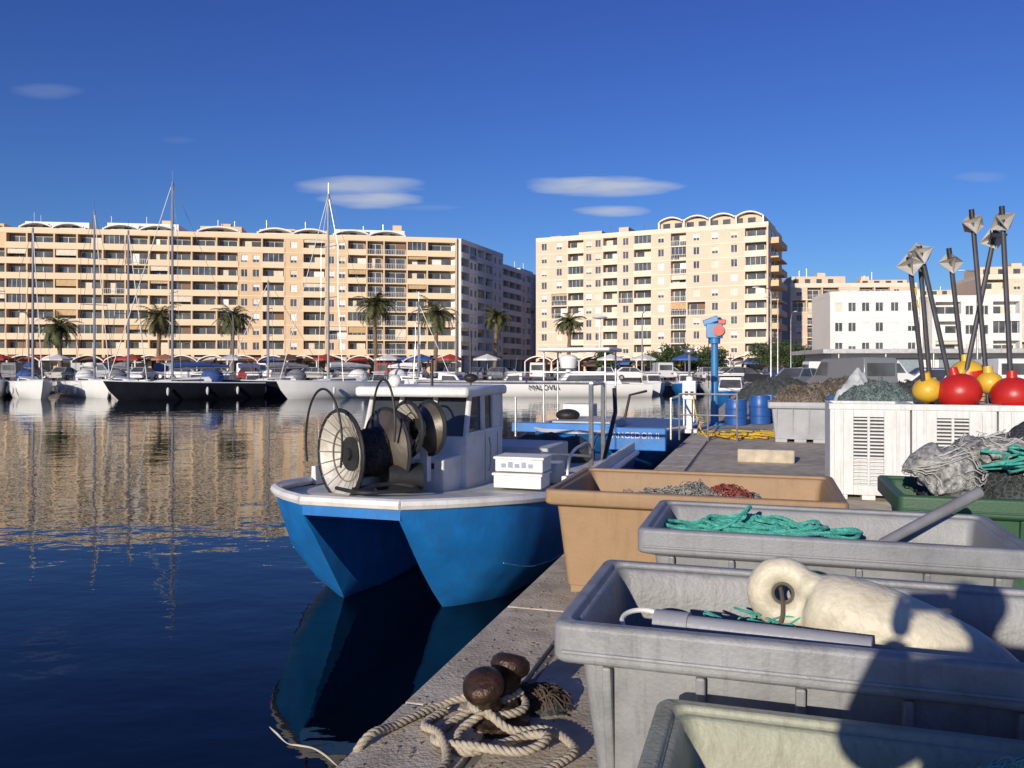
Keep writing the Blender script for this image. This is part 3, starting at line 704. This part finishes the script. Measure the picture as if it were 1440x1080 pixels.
# second blue fishing boat behind
c2=Vector((1.45,17.0,0)); b=B('fishing_boat',tuple(c2+U*4.2),RZ)
hull(b,9.5,3.9,1.25,1.0,'hull',blue,'deck',mat('blue_deck',(.05,.17,.38),.6,0,.2,3,.1,20,.5,(.1,.1,.1),3),.55)
b.use('bulwark_blue',blue,False,.02); b.boxp(.55,1.75,-4.4,-4.25,.9,1.36); b.boxp(-1.9,.5,-3.0,-2.8,1.1,1.32)
b.use('deck_boxes',mat('grey_grp',(.5,.51,.5)),False,.02); b.boxp(-1.2,.2,-2.0,.2,1.0,1.3)
b.text('name_lettering','ANGEDOR II',.17,Matrix.Translation((1.15,-4.41,1.2))@Matrix.Rotation(rad(90),4,'X'),white)
b.use('console',white,False,.03); b.boxp(-1.5,-.7,.3,1.0,1.05,1.6)
b.use('hardtop',white,True,.04); b.boxp(-1.95,-.05,-.7,1.2,2.98,3.08)
b.use('gantry',steel,True)
for x in(-1.8,-.2):
    for s in(-.5,1.0): b.cyl((x,s,1.1),(x,s,2.98),.025,n=6)
b.tube([(-1.8,-.5,2.45),(-.2,-.5,2.45)],.025,6)
b.cyl((-.4,-.2,3.08),(-.4,-.2,3.85),.02,n=6)
b.use('radome',gel,True); b.cyl((-1.15,-.5,2.55),(-1.15,-.5,2.78),.2,.24,n=20); b.ell((-1.15,-.5,2.78),(.24,.24,.12)); b.ell((-.4,-.2,3.85),(.2,.2,.04)); b.cyl((-1.15,-.5,2.45),(-1.15,-.5,2.56),.07)
b.use('deck_gear',black,True); b.ell((-1.0,-1.2,1.4),(.3,.3,.15)); b.tube([(.4,-1.2,1.3),(.5,-1.0,1.9),(.9,-.9,2.0)],.035,6)
b.use('posts',steel,True)
for x,s in((1.7,-3),(1.7,0),(-1.8,-3),(1.7,3)): b.cyl((x,s,1),(x,s,1.9),.025,n=6)
b.tube([(1.7,-3,1.9),(1.7,3,1.9)],.025,6)
b.done()

# ------------------------------------------------------------------ plastic bins
def rrect(x0,x1,y0,y1,r,z,n=4):
    out=[]
    for cx,cy,a in((x1-r,y0+r,-90),(x1-r,y1-r,0),(x0+r,y1-r,90),(x0+r,y0+r,180)):
        for k in range(n+1):
            t=rad(a+90*k/n); out.append((cx+r*math.cos(t),cy+r*math.sin(t),z))
    return out
def fishbin(name,x,y,Lx,Ly,H,m,rimh=.13,out=.07,ribs=True,z0=1.004,rz=RZ,dr=0.):
    b=B(name,(x,y,z0),rz+dr); b.use('shell',m,True,.006,ang=30)
    def rg(i,z,r=.045): return rrect(i,Lx-i,i,Ly-i,r,z)
    b.grid([rg(out+.07,.07),rg(out+.01,H-rimh-.02),rg(out,H-rimh-.02),rg(out*.15,H-rimh),rg(0,H-rimh+.012),rg(0,H-.012),rg(.012,H),rg(.05,H),rg(.056,H-.02),rg(.075,H-.022),rg(.085,H-.04),rg(.10,H-rimh-.02),rg(.15,.12,.04)],wrap=True,capa=True,capb=True)
    b.use('feet',m,False,.01)
    for fx in(.15,Lx/2-.12,Lx-.4):
        b.boxp(fx,fx+.24,.15,Ly-.15,0,.075)
    if ribs:
        b.use('ribs',m,False,.008); n=int(Lx/.34)
        for i in range(n+1):
            xx=out+.09+(Lx-2*out-.2)*i/n; b.add([(xx,out-.035,H-rimh-.015),(xx+.03,out-.035,H-rimh-.015),(xx+.03,out+.075,.08),(xx,out+.075,.08),(xx,out+.05,H-rimh-.015),(xx+.03,out+.05,H-rimh-.015),(xx+.03,out+.1,.08),(xx,out+.1,.08)],[(0,3,2,1),(0,1,5,4),(2,3,7,6),(0,4,7,3),(1,2,6,5)])
        b.boxp(.03,Lx-.03,-.008,.02,H-rimh+.03,H-rimh+.045)
    return b
gbin=mat('grey_plastic',(.25,.26,.27),.5,0,.1,4,.15,70,.6,(.13,.135,.14),2.4,streak=.35)
gbin1=mat('grey_plastic_worn',(.28,.285,.29),.5,0,.12,4,.2,60,.75,(.14,.14,.135),2.7,streak=.55)
gbin0=mat('greenish_plastic_worn',(.37,.38,.28),.55,0,.12,3,.2,60,.7,(.19,.19,.13),3,streak=.5)
tan=mat('tan_plastic',(.35,.225,.12),.65,0,.12,2,.12,50,.6,(.21,.13,.07),2,streak=.4)
netG=mat('teal_netting',(.13,.30,.26),.8,0,.4,14,.8,60,net=40)
netT=mat('teal_rope',(.06,.36,.29),.7,0,.35,30,.3,150)
netW=mat('pale_netting',(.36,.36,.32),.85,0,.4,12,.8,60,net=34)
netR=mat('red_netting',(.38,.10,.07),.8,0,.5,10,.6,60,net=30)
netD=mat('dark_netting',(.07,.08,.08),.9,0,.4,9,.6,40,net=26)
netB=mat('brown_netting',(.20,.16,.12),.9,0,.5,4,.6,30,net=16)
def mound(b,key,m,cx,cy,rx,ry,z0,h,seed,nth=120,tm=None,tr=.003,rough=.05,power=2.,tl=40):
    off=Vector((seed*3.1,seed*1.7,0))
    def zz(x,y):
        q=abs((x-cx)/rx)**power+abs((y-cy)/ry)**power
        p=Vector((x,y,0))
        return z0+h*max(0,1-q)**.6+rough*(noise.noise(p*5+off)+.5*noise.noise(p*13+off)+.25*noise.noise(p*31+off))
    b.use(key,m,True,ang=80); n=46; rows=[]
    for i in range(n+1):
        row=[]
        for j in range(n+1):
            x=cx+rx*(2*i/n-1); y=cy+ry*(2*j/n-1); row.append((x,y,zz(x,y)))
        rows.append(row)
    b.grid(rows,flip=True)
    r=random.Random(seed); b.use(key+'_strands',tm or m,True,ang=80)
    for i in range(nth):
        x=cx+rx*r.uniform(-.95,.95); y=cy+ry*r.uniform(-.95,.95); a=r.uniform(0,6.28); w=r.uniform(-.35,.35); pts=[]
        lift=r.uniform(.002,.02)
        for k in range(int(tl*r.uniform(.4,1))):
            pts.append((x,y,zz(x,y)+lift+.012*math.sin(k*.7+i))); a+=w+r.uniform(-.25,.25); w+=r.uniform(-.08,.08); w*=.95
            x+=.016*math.cos(a)*(tr/.003)**.5; y+=.016*math.sin(a)*(tr/.003)**.5
            if abs(x-cx)>rx*.98 or abs(y-cy)>ry*.98: break
        if len(pts)>3: b.tube(pts,tr*r.uniform(.7,1.3),4)
    return zz
b=fishbin('plastic_fish_bin',.09,1.33,1.75,1.2,.60,gbin0,.07,.05,False)
mound(b,'green_net',netG,.98,.70,.48,.38,.36,.34,3,520,mat('pale_green_strand',(.20,.40,.34),.7),.0022,.06)
mound(b,'net_floor',netD,.55,.6,.42,.45,.22,.03,4,60,netT,.004)
b.use('teal_rope_end',netT,True); rope(b,[(.16,.85,.2),(.15,.86,.35),(.17,.88,.50),(.2,.84,.42),(.2,.78,.25)],.014,.05)
b.done()
b=fishbin('plastic_fish_bin',.13,2.70,1.85,.95,.75,gbin1)
mound(b,'net_fill',netD,.92,.47,.76,.32,.42,.08,5,150,netT,.004,.06,4)
b.use('pvc_pipe',mat('pvc_grey',(.30,.31,.34),.4,0,.08,5,.1,40,.3,(.2,.2,.2),6),True); b.tube([(.36,.33,.68),(1.0,.20,.70)],.036,18)
b.cyl((.30,.342,.678),(.42,.318,.682),.045,n=18)
b.use('white_hose_ring',mat('white_hose',(.75,.74,.68),.4),True); b.torus((.26,.36,.665),(.1,-.25,1),.085,.009)
b.use('teal_net_tangle',netT,True)
r=random.Random(9)
for i in range(60):
    c=Vector((r.uniform(.55,.95),r.uniform(.3,.6),r.uniform(.52,.67))); pts=[c+Vector((r.gauss(0,.06),r.gauss(0,.05),r.gauss(0,.02))) for _ in range(5)]
    b.tube(crom(pts,5),.0035,4)
b.done()
b=B('net_float',(0,0,0)); fm=mat('aged_white_float',(.64,.59,.45),.5,0,.1,6,.3,40,.65,(.34,.30,.20),6)
p0=Vector((1.0,3.02,1.765)); p1=Vector((1.74,2.70,1.53)); ax=(p1-p0).normalized()
b.use('f',fm,True,ang=180)
L=(p1-p0).length
prof=[(.085,.075),(.10,.105),(.14,.128),(.20,.142),(.28,.15),(.38,.15),(.50,.14),(.62,.12),(.72,.09),(.80,.05),(L,.02)]
b.tube([p0+ax*d for d,_ in prof],[q for _,q in prof],28)
vd=Vector((-.30,-.94,.15)); b.torus(p0,vd,.080,.050,36,14)
for sg in(-1,1):   # shoulders that blend the eye into the body
    q=p0+ax*.085+Vector((0,0,1)).cross(ax).cross(ax)*(-.055*sg); b.ell(tuple(q),(.06,.06,.06))
fo=b.done()
rm=fo.modifiers.new('remesh','REMESH'); rm.mode='VOXEL'; rm.voxel_size=.006; rm.use_smooth_shade=True
sm=fo.modifiers.new('smooth','SMOOTH'); sm.iterations=12; sm.factor=.6
b=B('float_cord'); b.use('c',mat('dark_cord',(.10,.08,.06),.8),True); b.tube(crom([p0+Vector((0,.07,.03)),p0+Vector((-.005,-.0,-.0)),p0+Vector((-.03,-.08,-.07)),p0+Vector((-.07,-.06,-.15)),p0+Vector((-.03,.03,-.22))],8),.008,6); b.torus(p0+vd.normalized()*.035,vd,.035,.006,20,6); b.done()
b=fishbin('plastic_fish_bin',.65,4.27,1.85,.98,.75,gbin)
mound(b,'net_fill',netD,.92,.48,.76,.34,.40,.1,6,60,netT,.005,.06,4)
b.use('teal_rope_coil',netT,True)
r=random.Random(5)
for i in range(15):
    cx=.58+.25*r.uniform(-1,1); cy=.55; pts=[]
    ph=r.uniform(0,6.28); rr=r.uniform(.10,.24)
    for k in range(10):
        t=ph+k*.75; pts.append((cx+rr*1.5*math.cos(t)+r.gauss(0,.02),cy+rr*.8*math.sin(t),.60+.09*r.random()+.04*math.exp(-((cx-.6)/.2)**2)))
    rope(b,pts,.012,.06,.014,5)
rope(b,[(.3,.5,.66),(.45,.4,.72),(.56,.55,.80),(.5,.7,.70)],.012,.06,.014,5)
b.use('grey_paddle',mat('paddle_grey',(.22,.22,.23),.5,0,.2,6,.1,40),True,.01); 
b.tube([(1.22,.40,.66),(1.78,.82,.90)],[.026,.032],12); 
b.done()
b=fishbin('tan_plastic_bin',.22,5.62,1.95,1.3,.75,tan,.10,.06,False)
mound(b,'clear_net',netW,.95,.75,.68,.42,.49,.18,7,200,netW,.0035,.06)
mound(b,'red_net',netR,1.2,.72,.18,.2,.58,.12,8,60,netR,.004,.05)
b.done()
grn=mat('dark_green_plastic',(.035,.10,.05),.5,0,.15,3,.1,40,.4,(.05,.06,.04),3)
b=fishbin('green_plastic_bin',2.62,5.55,1.8,1.1,.72,grn)
mound(b,'dark_net',netD,1.0,.6,.75,.45,.62,.28,11,160,netD,.006,.08,2)
b.use('rolled_net',mat('black_white_netting',(.40,.40,.38),.9,0,.6,30,1.,80,.9,(.03,.03,.03),14),True,ang=80)
def wob(v): return v+Vector((1,1,1))*(.07*noise.noise(v*6)+.03*noise.noise(v*17))
b.ell((.36,.35,.85),(.26,.2,.15),Matrix.Rotation(rad(20),3,'Y'),48,32,wob)
b.ell((.75,.75,.95),(.3,.25,.13),None,48,32,wob)
b.use('black_net_bag',netD,True,ang=80); b.ell((1.25,.8,1.03),(.42,.28,.17),None,48,32,wob)
b.use('net_strands',mat('pale_strand',(.45,.45,.42),.8),True)
r=random.Random(77)
for i in range(90):
    th=r.uniform(0,6.28); pts=[]; c=Vector((.36,.35,.86)) if r.random()<.5 else Vector((.75,.75,.96)); ph=r.uniform(.2,2.2)
    for k in range(9):
        th+=r.uniform(.05,.25); ph+=r.uniform(-.12,.15); pts.append(wob(c+Vector((.275*math.sin(ph)*math.cos(th),.225*math.sin(ph)*math.sin(th),.155*math.cos(ph)))))
    b.tube(pts,.004,4)
b.use('teal_rope',netT,True)
r=random.Random(15)
for i in range(22):
    c=Vector((1.05+r.uniform(-.3,.3),.35+r.uniform(-.15,.15),.93+r.uniform(-.05,.08))); pts=[c+Vector((r.gauss(0,.16),r.gauss(0,.08),r.gauss(0,.03))) for _ in range(6)]
    b.tube(crom(pts,6),.009,6)
b.done()

# ------------------------------------------------------------------ white slatted crates + marker buoys
wpl=mat('white_plastic_crate',(.68,.69,.68),.5,0,.06,3,.1,40,.5,(.42,.40,.34),3,streak=.5)
dk_in=mat('crate_inside_shade',(.10,.10,.10),.8)  # dark tone stands in for the shaded crate interior
def crate(i,w=.88,d=.85,h=1.15):
    o=Vector((3.83,9.85,1.004))+V*(i*(w+.02)); b=B('white_slatted_crate',tuple(o),RZ); b.use('frame',wpl,False,.008)
    for (x0,x1,y0,y1) in((0,.05,0,d),(w-.05,w,0,d),(.05,w-.05,d-.05,d)): b.boxp(x0,x1,y0,y1,.06,h)
    b.boxp(.05,w-.05,.05,d-.05,.06,.5)
    f0,f1=.3*w,.68*w
    b.boxp(.05,f0,.0,.05,.06,h); b.boxp(f1,w-.05,.0,.05,.06,h); b.boxp(f0,f1,0,.05,h-.16,h); b.boxp(f0,f1,0,.05,.06,.18)
    b.boxp(-.012,w+.012,-.012,.0,h-.07,h-.002); b.boxp(.12,.15,-.02,0,.06,h-.08); b.boxp(w-.15,w-.12,-.02,0,.06,h-.08)
    for k in range(3): b.boxp(.05+k*.35*w,.2+k*.35*w,.02,d-.02,0,.058)
    z=.2
    while z<h-.18: b.boxp(f0,f1,.01,.045,z,z+.022); z+=.042
    b.boxp((f0+f1)/2-.015,(f0+f1)/2+.015,.004,.046,.18,h-.16)
    b.use('slot_shade_backing',dk_in); b.boxp(f0-.02,f1+.02,.06,.08,.5,h-.1)  # dark sheet added behind the slats to paint the shade in the slots
    b.done()
for i in range(4): crate(i)
red=mat('red_buoy_plastic',(.50,.02,.015),.38,0,.15,4,.08,20,.35,(.22,.02,.01),5); yel=mat('yellow_buoy_plastic',(.68,.42,.04),.4,0,.12,4,.08,20,.4,(.36,.22,.05),5)
poleM=mat('dark_pole',(.05,.05,.06),.5,0,.3,5); refM=mat('radar_reflector_metal',(.50,.48,.45),.42,.3,.2,6,.1,12)
tape=mat('yellow_tape',(.75,.5,.03),.5)
def marker(base,top,fm,rb,refl=True,tp=False,mixc=None,rs=.155):
    base=Vector(base); top=Vector(top); b=B('marker_buoy',tuple(base)); t=top-base
    b.use('pole',poleM,True); b.tube([Vector((0,0,-.35))-t*.03,t],.028,10)
    b.use('float',fm,True)
    f=t.normalized(); q=Vector((0,0,1)).rotation_difference(f).to_matrix()
    b.ell((0,0,0),(rb,rb,rb*.9),q,28,18); b.cyl(f*rb*.8,f*(rb+.05),.06,.05)
    if mixc:
        b.use('float_band',mixc,True); b.tube([f*rb*k for k in(-.25,-.1,.1,.25)],[rb*.975,rb*1.01,rb*1.01,rb*.975],28,caps=False)
    if refl:
        b.use('reflector',refM); s=rs; e=Matrix.Rotation(rad(25+base.y*31),3,'X')@Matrix.Rotation(rad(30+base.x*170),3,'Z')
        for ax1,ax2 in((0,1),(1,2),(0,2)):
            a=Vector((0,0,0)); a[ax1]=s; c=Vector((0,0,0)); c[ax2]=s; a=e@a; c=e@c
            nrm=a.cross(c).normalized()*.003
            b.add([t+a+nrm,t+c+nrm,t-a+nrm,t-c+nrm,t+a-nrm,t+c-nrm,t-a-nrm,t-c-nrm],[(0,1,2,3),(7,6,5,4)])
        b.use('cap',black,True); b.cyl(t,t+f*(.1+.08*(base.x>5.6)),.03)
    if tp:
        b.use('tape',tape,True)
        for k in(.66,.76): b.cyl(t*k,t*(k+.06),.033,n=10)
    b.done()
marker((5.03,9.9,2.31),(4.72,9.7,3.80),yel,.17,True,True)
marker((5.33,9.75,2.29),(4.93,9.85,3.95),red,.25,True,False)
marker((5.62,10.1,2.49),(5.42,10.1,3.88),yel,.21,True,False,red)
marker((5.85,9.55,2.26),(5.70,9.5,4.28),red,.24,True)
marker((5.72,9.8,2.40),(5.58,9.9,4.32),yel,.15,True)
marker((5.42,9.95,2.36),(5.86,9.95,4.15),yel,.15,True)
marker((5.15,10.0,2.28),(4.98,10.0,3.98),yel,.13,True)

# ------------------------------------------------------------------ mid-quay things
b=fishbin('grey_pallet_bin',5.35,17.1,1.3,1.1,.85,mat('pale_grey_plastic',(.38,.39,.40),.5,0,.08,3,.1,30,.4,(.2,.2,.2),2))
mound(b,'net',netB,.65,.55,.6,.48,.75,.4,21,120,netB,.008,.1); b.done()
b=fishbin('grey_pallet_bin',6.9,17.4,1.6,1.2,.8,gbin); mound(b,'net',mat('grey_teal_netting',(.16,.22,.21),.9,0,.5,5,.6,30,net=16),.8,.6,.75,.55,.7,.5,22,120,None,.008,.12); b.done()
bb_=mat('blue_barrel_plastic',(.02,.10,.35),.4,0,.15,3,.05,20,.3,(.02,.03,.08),4)
for (x,y,s) in((6.08,22.2,.75),(6.85,22.6,.85),(7.4,23.4,.85)):
    b=B('blue_barrel',(x,y,1.004)); b.use('b',bb_,True,ang=40); h=s*.92
    zs=[0,.02,.28,.30,.32,.34,.60,.62,.64,.66,.93,.97,1.]; rr=[.26,.28,.285,.30,.30,.285,.285,.30,.30,.285,.28,.26,.26]
    b.tube([(0,0,z*h) for z in zs],rr,24); b.done()
b=B('blue_quay_crane',(5.45,22.0,1.004),RZ); cb=mat('crane_blue',(.03,.20,.45),.4,0,.15,3,.1,20,.4,(.1,.08,.06),4)
b.use('column',cb,True,.01); b.cyl((0,0,0),(0,0,.05),.28,n=20); b.cyl((0,0,.05),(0,0,2.2),.11,.09,n=18); b.cyl((0,0,2.2),(0,0,2.35),.15,n=18)
b.use('winch',cb,False,.02); b.box((0,0,2.55),(.42,.36,.4)); b.box((-.1,0,2.82),(.4,.2,.16),Matrix.Rotation(rad(-20),3,'Y'))
b.use('winch_drum',mat('winch_red',(.45,.04,.02),.4),True); b.cyl((.12,-.28,2.55),(.12,.28,2.55),.15,n=18)
b.use('jib',cb,True); b.tube([(0,0,2.75),(.1,.5,2.9),(.2,1.2,2.8)],[.07,.05,.04],8)
b.use('cable',black); b.cyl((-.15,-.1,2.4),(-.15,-.1,1.0),.012,n=5); b.use('bracket',mat('winch_red',(.45,.04,.02)),False,.01); b.box((.2,-.1,2.78),(.2,.2,.12))
b.done()
b=B('service_pedestal',(4.25,19.6,1.004),RZ); b.use('post',white,False,.02); b.boxp(-.07,.07,-.07,.07,0,1.35); b.boxp(-.16,.16,-.1,.1,.8,1.25); b.boxp(-.2,.2,-.2,.2,0,.1)
b.use('lamp',steel,True); b.cyl((0,0,1.35),(0,0,1.9),.03,n=8); b.ell((0,0,1.95),(.12,.12,.08)); b.use('sockets',black); b.boxp(-.1,-.02,-.12,-.101,.9,1.0); b.boxp(.03,.11,-.12,-.101,.9,1.0)
b.use('cable',mat('yellow_rope',(.65,.42,.04),.7)); b.tube(crom([(.1,-.15,.9),(.2,-.3,.4),(.4,-.5,.02),(.9,-.4,.02)],8),.015,6); b.done()
b=B('yellow_mooring_rope',(5.3,18.6,1.02)); b.use('r',mat('yellow_rope',(.65,.42,.04),.7),True); r=random.Random(8)
for i in range(7):
    b.tube(crom([(-.9+k*.3+r.uniform(-.1,.1),r.uniform(-1.1,1.1),.01+.02*(i%3)) for k in range(8)],6),.018,6)
b.done()
b=B('blue_tarpaulin_heap',(8.6,20.8,1.0)); mound(b,'tarp',mat('blue_tarp',(.05,.14,.32),.6,0,.3,4,.3,10),0,0,1.0,.8,0,.9,31,10,None,.01,.15); b.done()
b=B('plastic_sheet_heap',(8.1,19.2,1.0)); mound(b,'sheet',mat('pale_plastic_sheet',(.45,.47,.48),.35,0,.2,4,.4,8),0,0,.8,.7,0,1.5,32,20,mat('pale_strand',(.45,.45,.42)),.01,.14,1.2); b.done()
for (x,y,rx,h,m,sd_) in [(12.5,30,2.2,1.2,netB,41),(15,31,2,1.0,netD,42),(10.2,27,1.3,1.0,netB,43),(18.5,33,2.4,1.1,netB,44),(12.4,38,2,1.1,netD,45),(22,32,2.3,1.0,netB,46),(10.5,23.5,1.2,1.2,mat('grey_teal_netting',(.16,.22,.21)),47)]:
    b=B('fishing_net_pile',(x,y,1.0)); mound(b,'net',m,0,0,rx,rx*.7,-.06,h,sd_,80,m,.012,.22); b.done()
wood=mat('pallet_wood',(.33,.22,.12),.85,0,.3,8,.3,30)
def pallet(x,y,n,rz):
    b=B('wooden_pallet_stack',(x,y,1.004),rz); b.use('p',wood)
    for k in range(n):
        z=k*.145
        for i in range(3): b.boxp(0,1.2,i*.38,i*.38+.1,z,z+.1)
        for i in range(7): b.boxp(i*.18,i*.18+.11,-.002,.87,z+.103,z+.123)
    b.done()
pallet(8.6,14.5,7,RZ); pallet(11,19,5,RZ+.2); pallet(13,24,6,RZ)
b=B('kerb_block',(3.75,13.6,1.004),RZ); b.use('k',conc,False,.02); b.boxp(0,.9,0,.35,0,.22); b.done()
for (x,y,h) in ((19,60,7),(33,58,8),(26,80,8)):
    b=B('lamp_post',(x,y,1.0)); b.use('pole',steel,True); b.tube([(0,0,0),(0,0,h),(-.2,0,h+.3),(-.9,0,h+.4)],[.08,.05,.04,.03],8); b.use('head',white,True); b.ell((-1.1,0,h+.38),(.3,.12,.06)); b.done()
b=B('quay_railing',(3.6,17.6,1.004),RZ); b.use('rail',steel,True)
for k in range(3): b.cyl((k*.6,0,0),(k*.6,0,1.0),.02,n=8)
b.tube([(0,0,1.0),(1.2,0,1.0)],.02,8); b.tube([(0,0,.55),(1.2,0,.55)],.015,8); b.done()

# ------------------------------------------------------------------ bollard + rope
iron=mat('rusty_iron',(.04,.022,.016),.42,.35,.5,14,.6,30,.6,(.10,.045,.025),8)
b=B('mooring_bollard',(-.06,3.64,1.02)); b.use('iron',iron,True,ang=60)
b.tube([(0,0,-.01),(0,0,.02),(0,0,.035),(0,0,.09)],[.14,.14,.10,.085],24)
def head(p,d):
    p=Vector(p); d=Vector(d).normalized()
    pr=[(-.0,.06),(.1,.052),(.15,.06),(.17,.084),(.195,.092),(.225,.085),(.245,.06),(.25,.01)]
    b.tube([p+d*a for a,_ in pr],[c for _,c in pr],24)
head((-.02,-.03,.03),(-.25,-.5,1)); head((.02,.03,.03),(.22,.42,1.25))
b.done()
b=B('mooring_rope'); b.use('r',mat('rope_beige',(.45,.39,.30),.85,0,.2,40,.3,200,.5,(.23,.19,.13),15),True,ang=80)
z=1.045
rope(b,[(-.95,3.25,.1),(-.80,3.30,.6),(-.63,3.36,1.03),(-.50,3.55,z),(-.32,3.76,z),(-.15,3.80,1.07),(.03,3.74,1.09),(.05,3.60,1.09),(-.08,3.53,1.09),(-.18,3.62,1.10),(-.12,3.74,1.11),(0,3.75,1.12)],.019,.085)
rope(b,[(-.18,3.72,1.13),(-.10,3.52,1.11),(.0,3.46,1.06),(.14,3.5,z),(.22,3.42,z),(.25,3.30,z),(.16,3.18,z),(.05,3.05,z),(-.02,2.9,z)],.019,.085)
rope(b,[(.04,3.7,1.13),(-.12,3.54,1.10),(-.22,3.44,1.06),(-.2,3.30,z),(-.08,3.34,z),(.06,3.44,z),(.15,3.38,1.07),(.05,3.27,1.06),(-.15,3.29,1.07),(-.32,3.40,z),(-.27,3.56,z),(-.14,3.66,1.09)],.019,.085)
rope(b,[(-.30,3.70,z),(-.38,3.55,z),(-.30,3.40,1.07),(-.26,3.22,z),(-.33,3.05,z)],.019,.085)
b.done()
b=B('floating_line'); b.use('l',mat('rope_white',(.62,.56,.44)),True); b.tube(crom([(-1.75,5.9,-.006),(-1.66,5.78,.003),(-1.55,5.64,-.004),(-1.46,5.6,.003),(-1.35,5.56,.0),(-1.24,5.45,.003),(-1.12,5.3,-.006),(-.95,5.1,-.02),(-.7,4.6,-.1)],8),.007,6); b.done()
b=B('old_net_scrap',(.12,3.86,1.02)); mound(b,'n',netD,0,0,.17,.14,-.02,.07,61,90,mat('rust_twine',(.08,.055,.04),.9),.004,.03); b.done()

# ------------------------------------------------------------------ photographer (stands behind the camera, casts the shadow seen on the bins)
def skinned(name,verts,edges,radii,m,root,parent,sub=2):
    me=bpy.data.meshes.new(name); me.from_pydata(verts,edges,[]); me.materials.append(m); o=bpy.data.objects.new(name,me); scene.collection.objects.link(o)
    o.modifiers.new('skin','SKIN'); sv=me.skin_vertices[0].data if me.skin_vertices else None
    if sv is None:
        bpy.context.view_layer.objects.active=o; bpy.ops.mesh.customdata_skin_add(); sv=me.skin_vertices[0].data
    for i,rr in enumerate(radii):
        sv[i].radius=(rr,rr) if not isinstance(rr,tuple) else rr; sv[i].use_root=(i==root)
    s=o.modifiers.new('sub','SUBSURF'); s.levels=sub; s.render_levels=sub
    o.modifiers['skin'].use_smooth_shade=True; o.parent=parent; return o
pe=bpy.data.objects.new('person',None); pe.location=(.04,-.46,1.004); pe.scale=(1.06,1,1.05); scene.collection.objects.link(pe)
jac=mat('dark_jacket',(.03,.035,.05),.8,0,.2,8); jean=mat('jeans',(.04,.07,.14),.8,0,.2,20); skinm=mat('skin',(.5,.3,.22),.5,0,.05,8)
skinned('jacket',[(0,0,.88),(0,0,1.08),(0,0,1.26),(0,0,1.42),(0,.01,1.5),(-.21,0,1.42),(-.33,.12,1.24),(-.13,.33,1.46),(.21,0,1.42),(.33,.12,1.24),(.13,.33,1.46)],[(0,1),(1,2),(2,3),(3,4),(3,5),(5,6),(6,7),(3,8),(8,9),(9,10)],[(.24,.16),(.23,.15),(.24,.15),(.20,.13),(.075,.075),(.11,.11),(.09,.09),(.05,.05),(.11,.11),(.09,.09),(.05,.05)],jac,0,pe)
skinned('trousers',[(0,0,.95),(-.1,0,.86),(-.11,.01,.5),(-.12,-.01,.1),(.1,0,.86),(.11,.01,.5),(.12,-.01,.1)],[(0,1),(1,2),(2,3),(0,4),(4,5),(5,6)],[(.16,.12),.1,.07,.055,.1,.07,.055],jean,0,pe)
for sg in(-1,1): skinned('shoe_l' if sg<0 else 'shoe_r',[(sg*.12,-.06,.05),(sg*.12,.06,.05),(sg*.13,.17,.035)],[(0,1),(1,2)],[.045,.05,.035],black,0,pe)
for sg in(-1,1):
    vs=[(sg*.13,.34,1.46),(sg*.115,.37,1.5),(sg*.10,.385,1.55)]; ed=[(0,1),(1,2)]; rr=[.03,.036,.03]
    for k in range(4):
        i=len(vs); z=1.50+.022*k; vs+=[(sg*.105,.40,z),(sg*.085,.425,z+.01),(sg*.06,.42,z+.015),(sg*.04,.41,z+.012)]; ed+=[(1 if k<2 else 2,i),(i,i+1),(i+1,i+2),(i+2,i+3)]; rr+=[.011,.0095,.009,.008]
    i=len(vs); vs+=[(sg*.09,.36,1.56),(sg*.065,.365,1.575),(sg*.04,.37,1.57)]; ed+=[(1,i),(i,i+1),(i+1,i+2)]; rr+=[.012,.011,.009]
    skinned('hand_l' if sg<0 else 'hand_r',vs,ed,rr,skinm,0,pe,1)
b=B('head_group'); b.use('head',skinm,True); b.ell((0,.03,1.64),(.078,.095,.115),None,24,18); b.ell((0,.125,1.63),(.014,.02,.025)); b.ell((-.08,.03,1.63),(.012,.022,.032)); b.ell((.08,.03,1.63),(.012,.022,.032)); b.cyl((0,.01,1.46),(0,.02,1.58),.055,n=16)
b.use('hair',mat('dark_hair',(.03,.02,.015),.7),True); b.ell((0,.005,1.675),(.088,.10,.10),None,24,18)
b.use('eyes',mat('eye_dark',(.03,.02,.02),.2),True); b.ell((-.03,.118,1.65),(.012,.006,.008)); b.ell((.03,.118,1.65),(.012,.006,.008)); b.use('mouth',mat('lips',(.4,.15,.12),.5),True); b.ell((0,.118,1.585),(.025,.006,.007))
b.use('phone',black,False,.006); b.box((0,.395,1.57),(.15,.009,.075))
h=b.done(); h.parent=pe; h.name='head_and_phone'
print('objects',len(scene.objects))
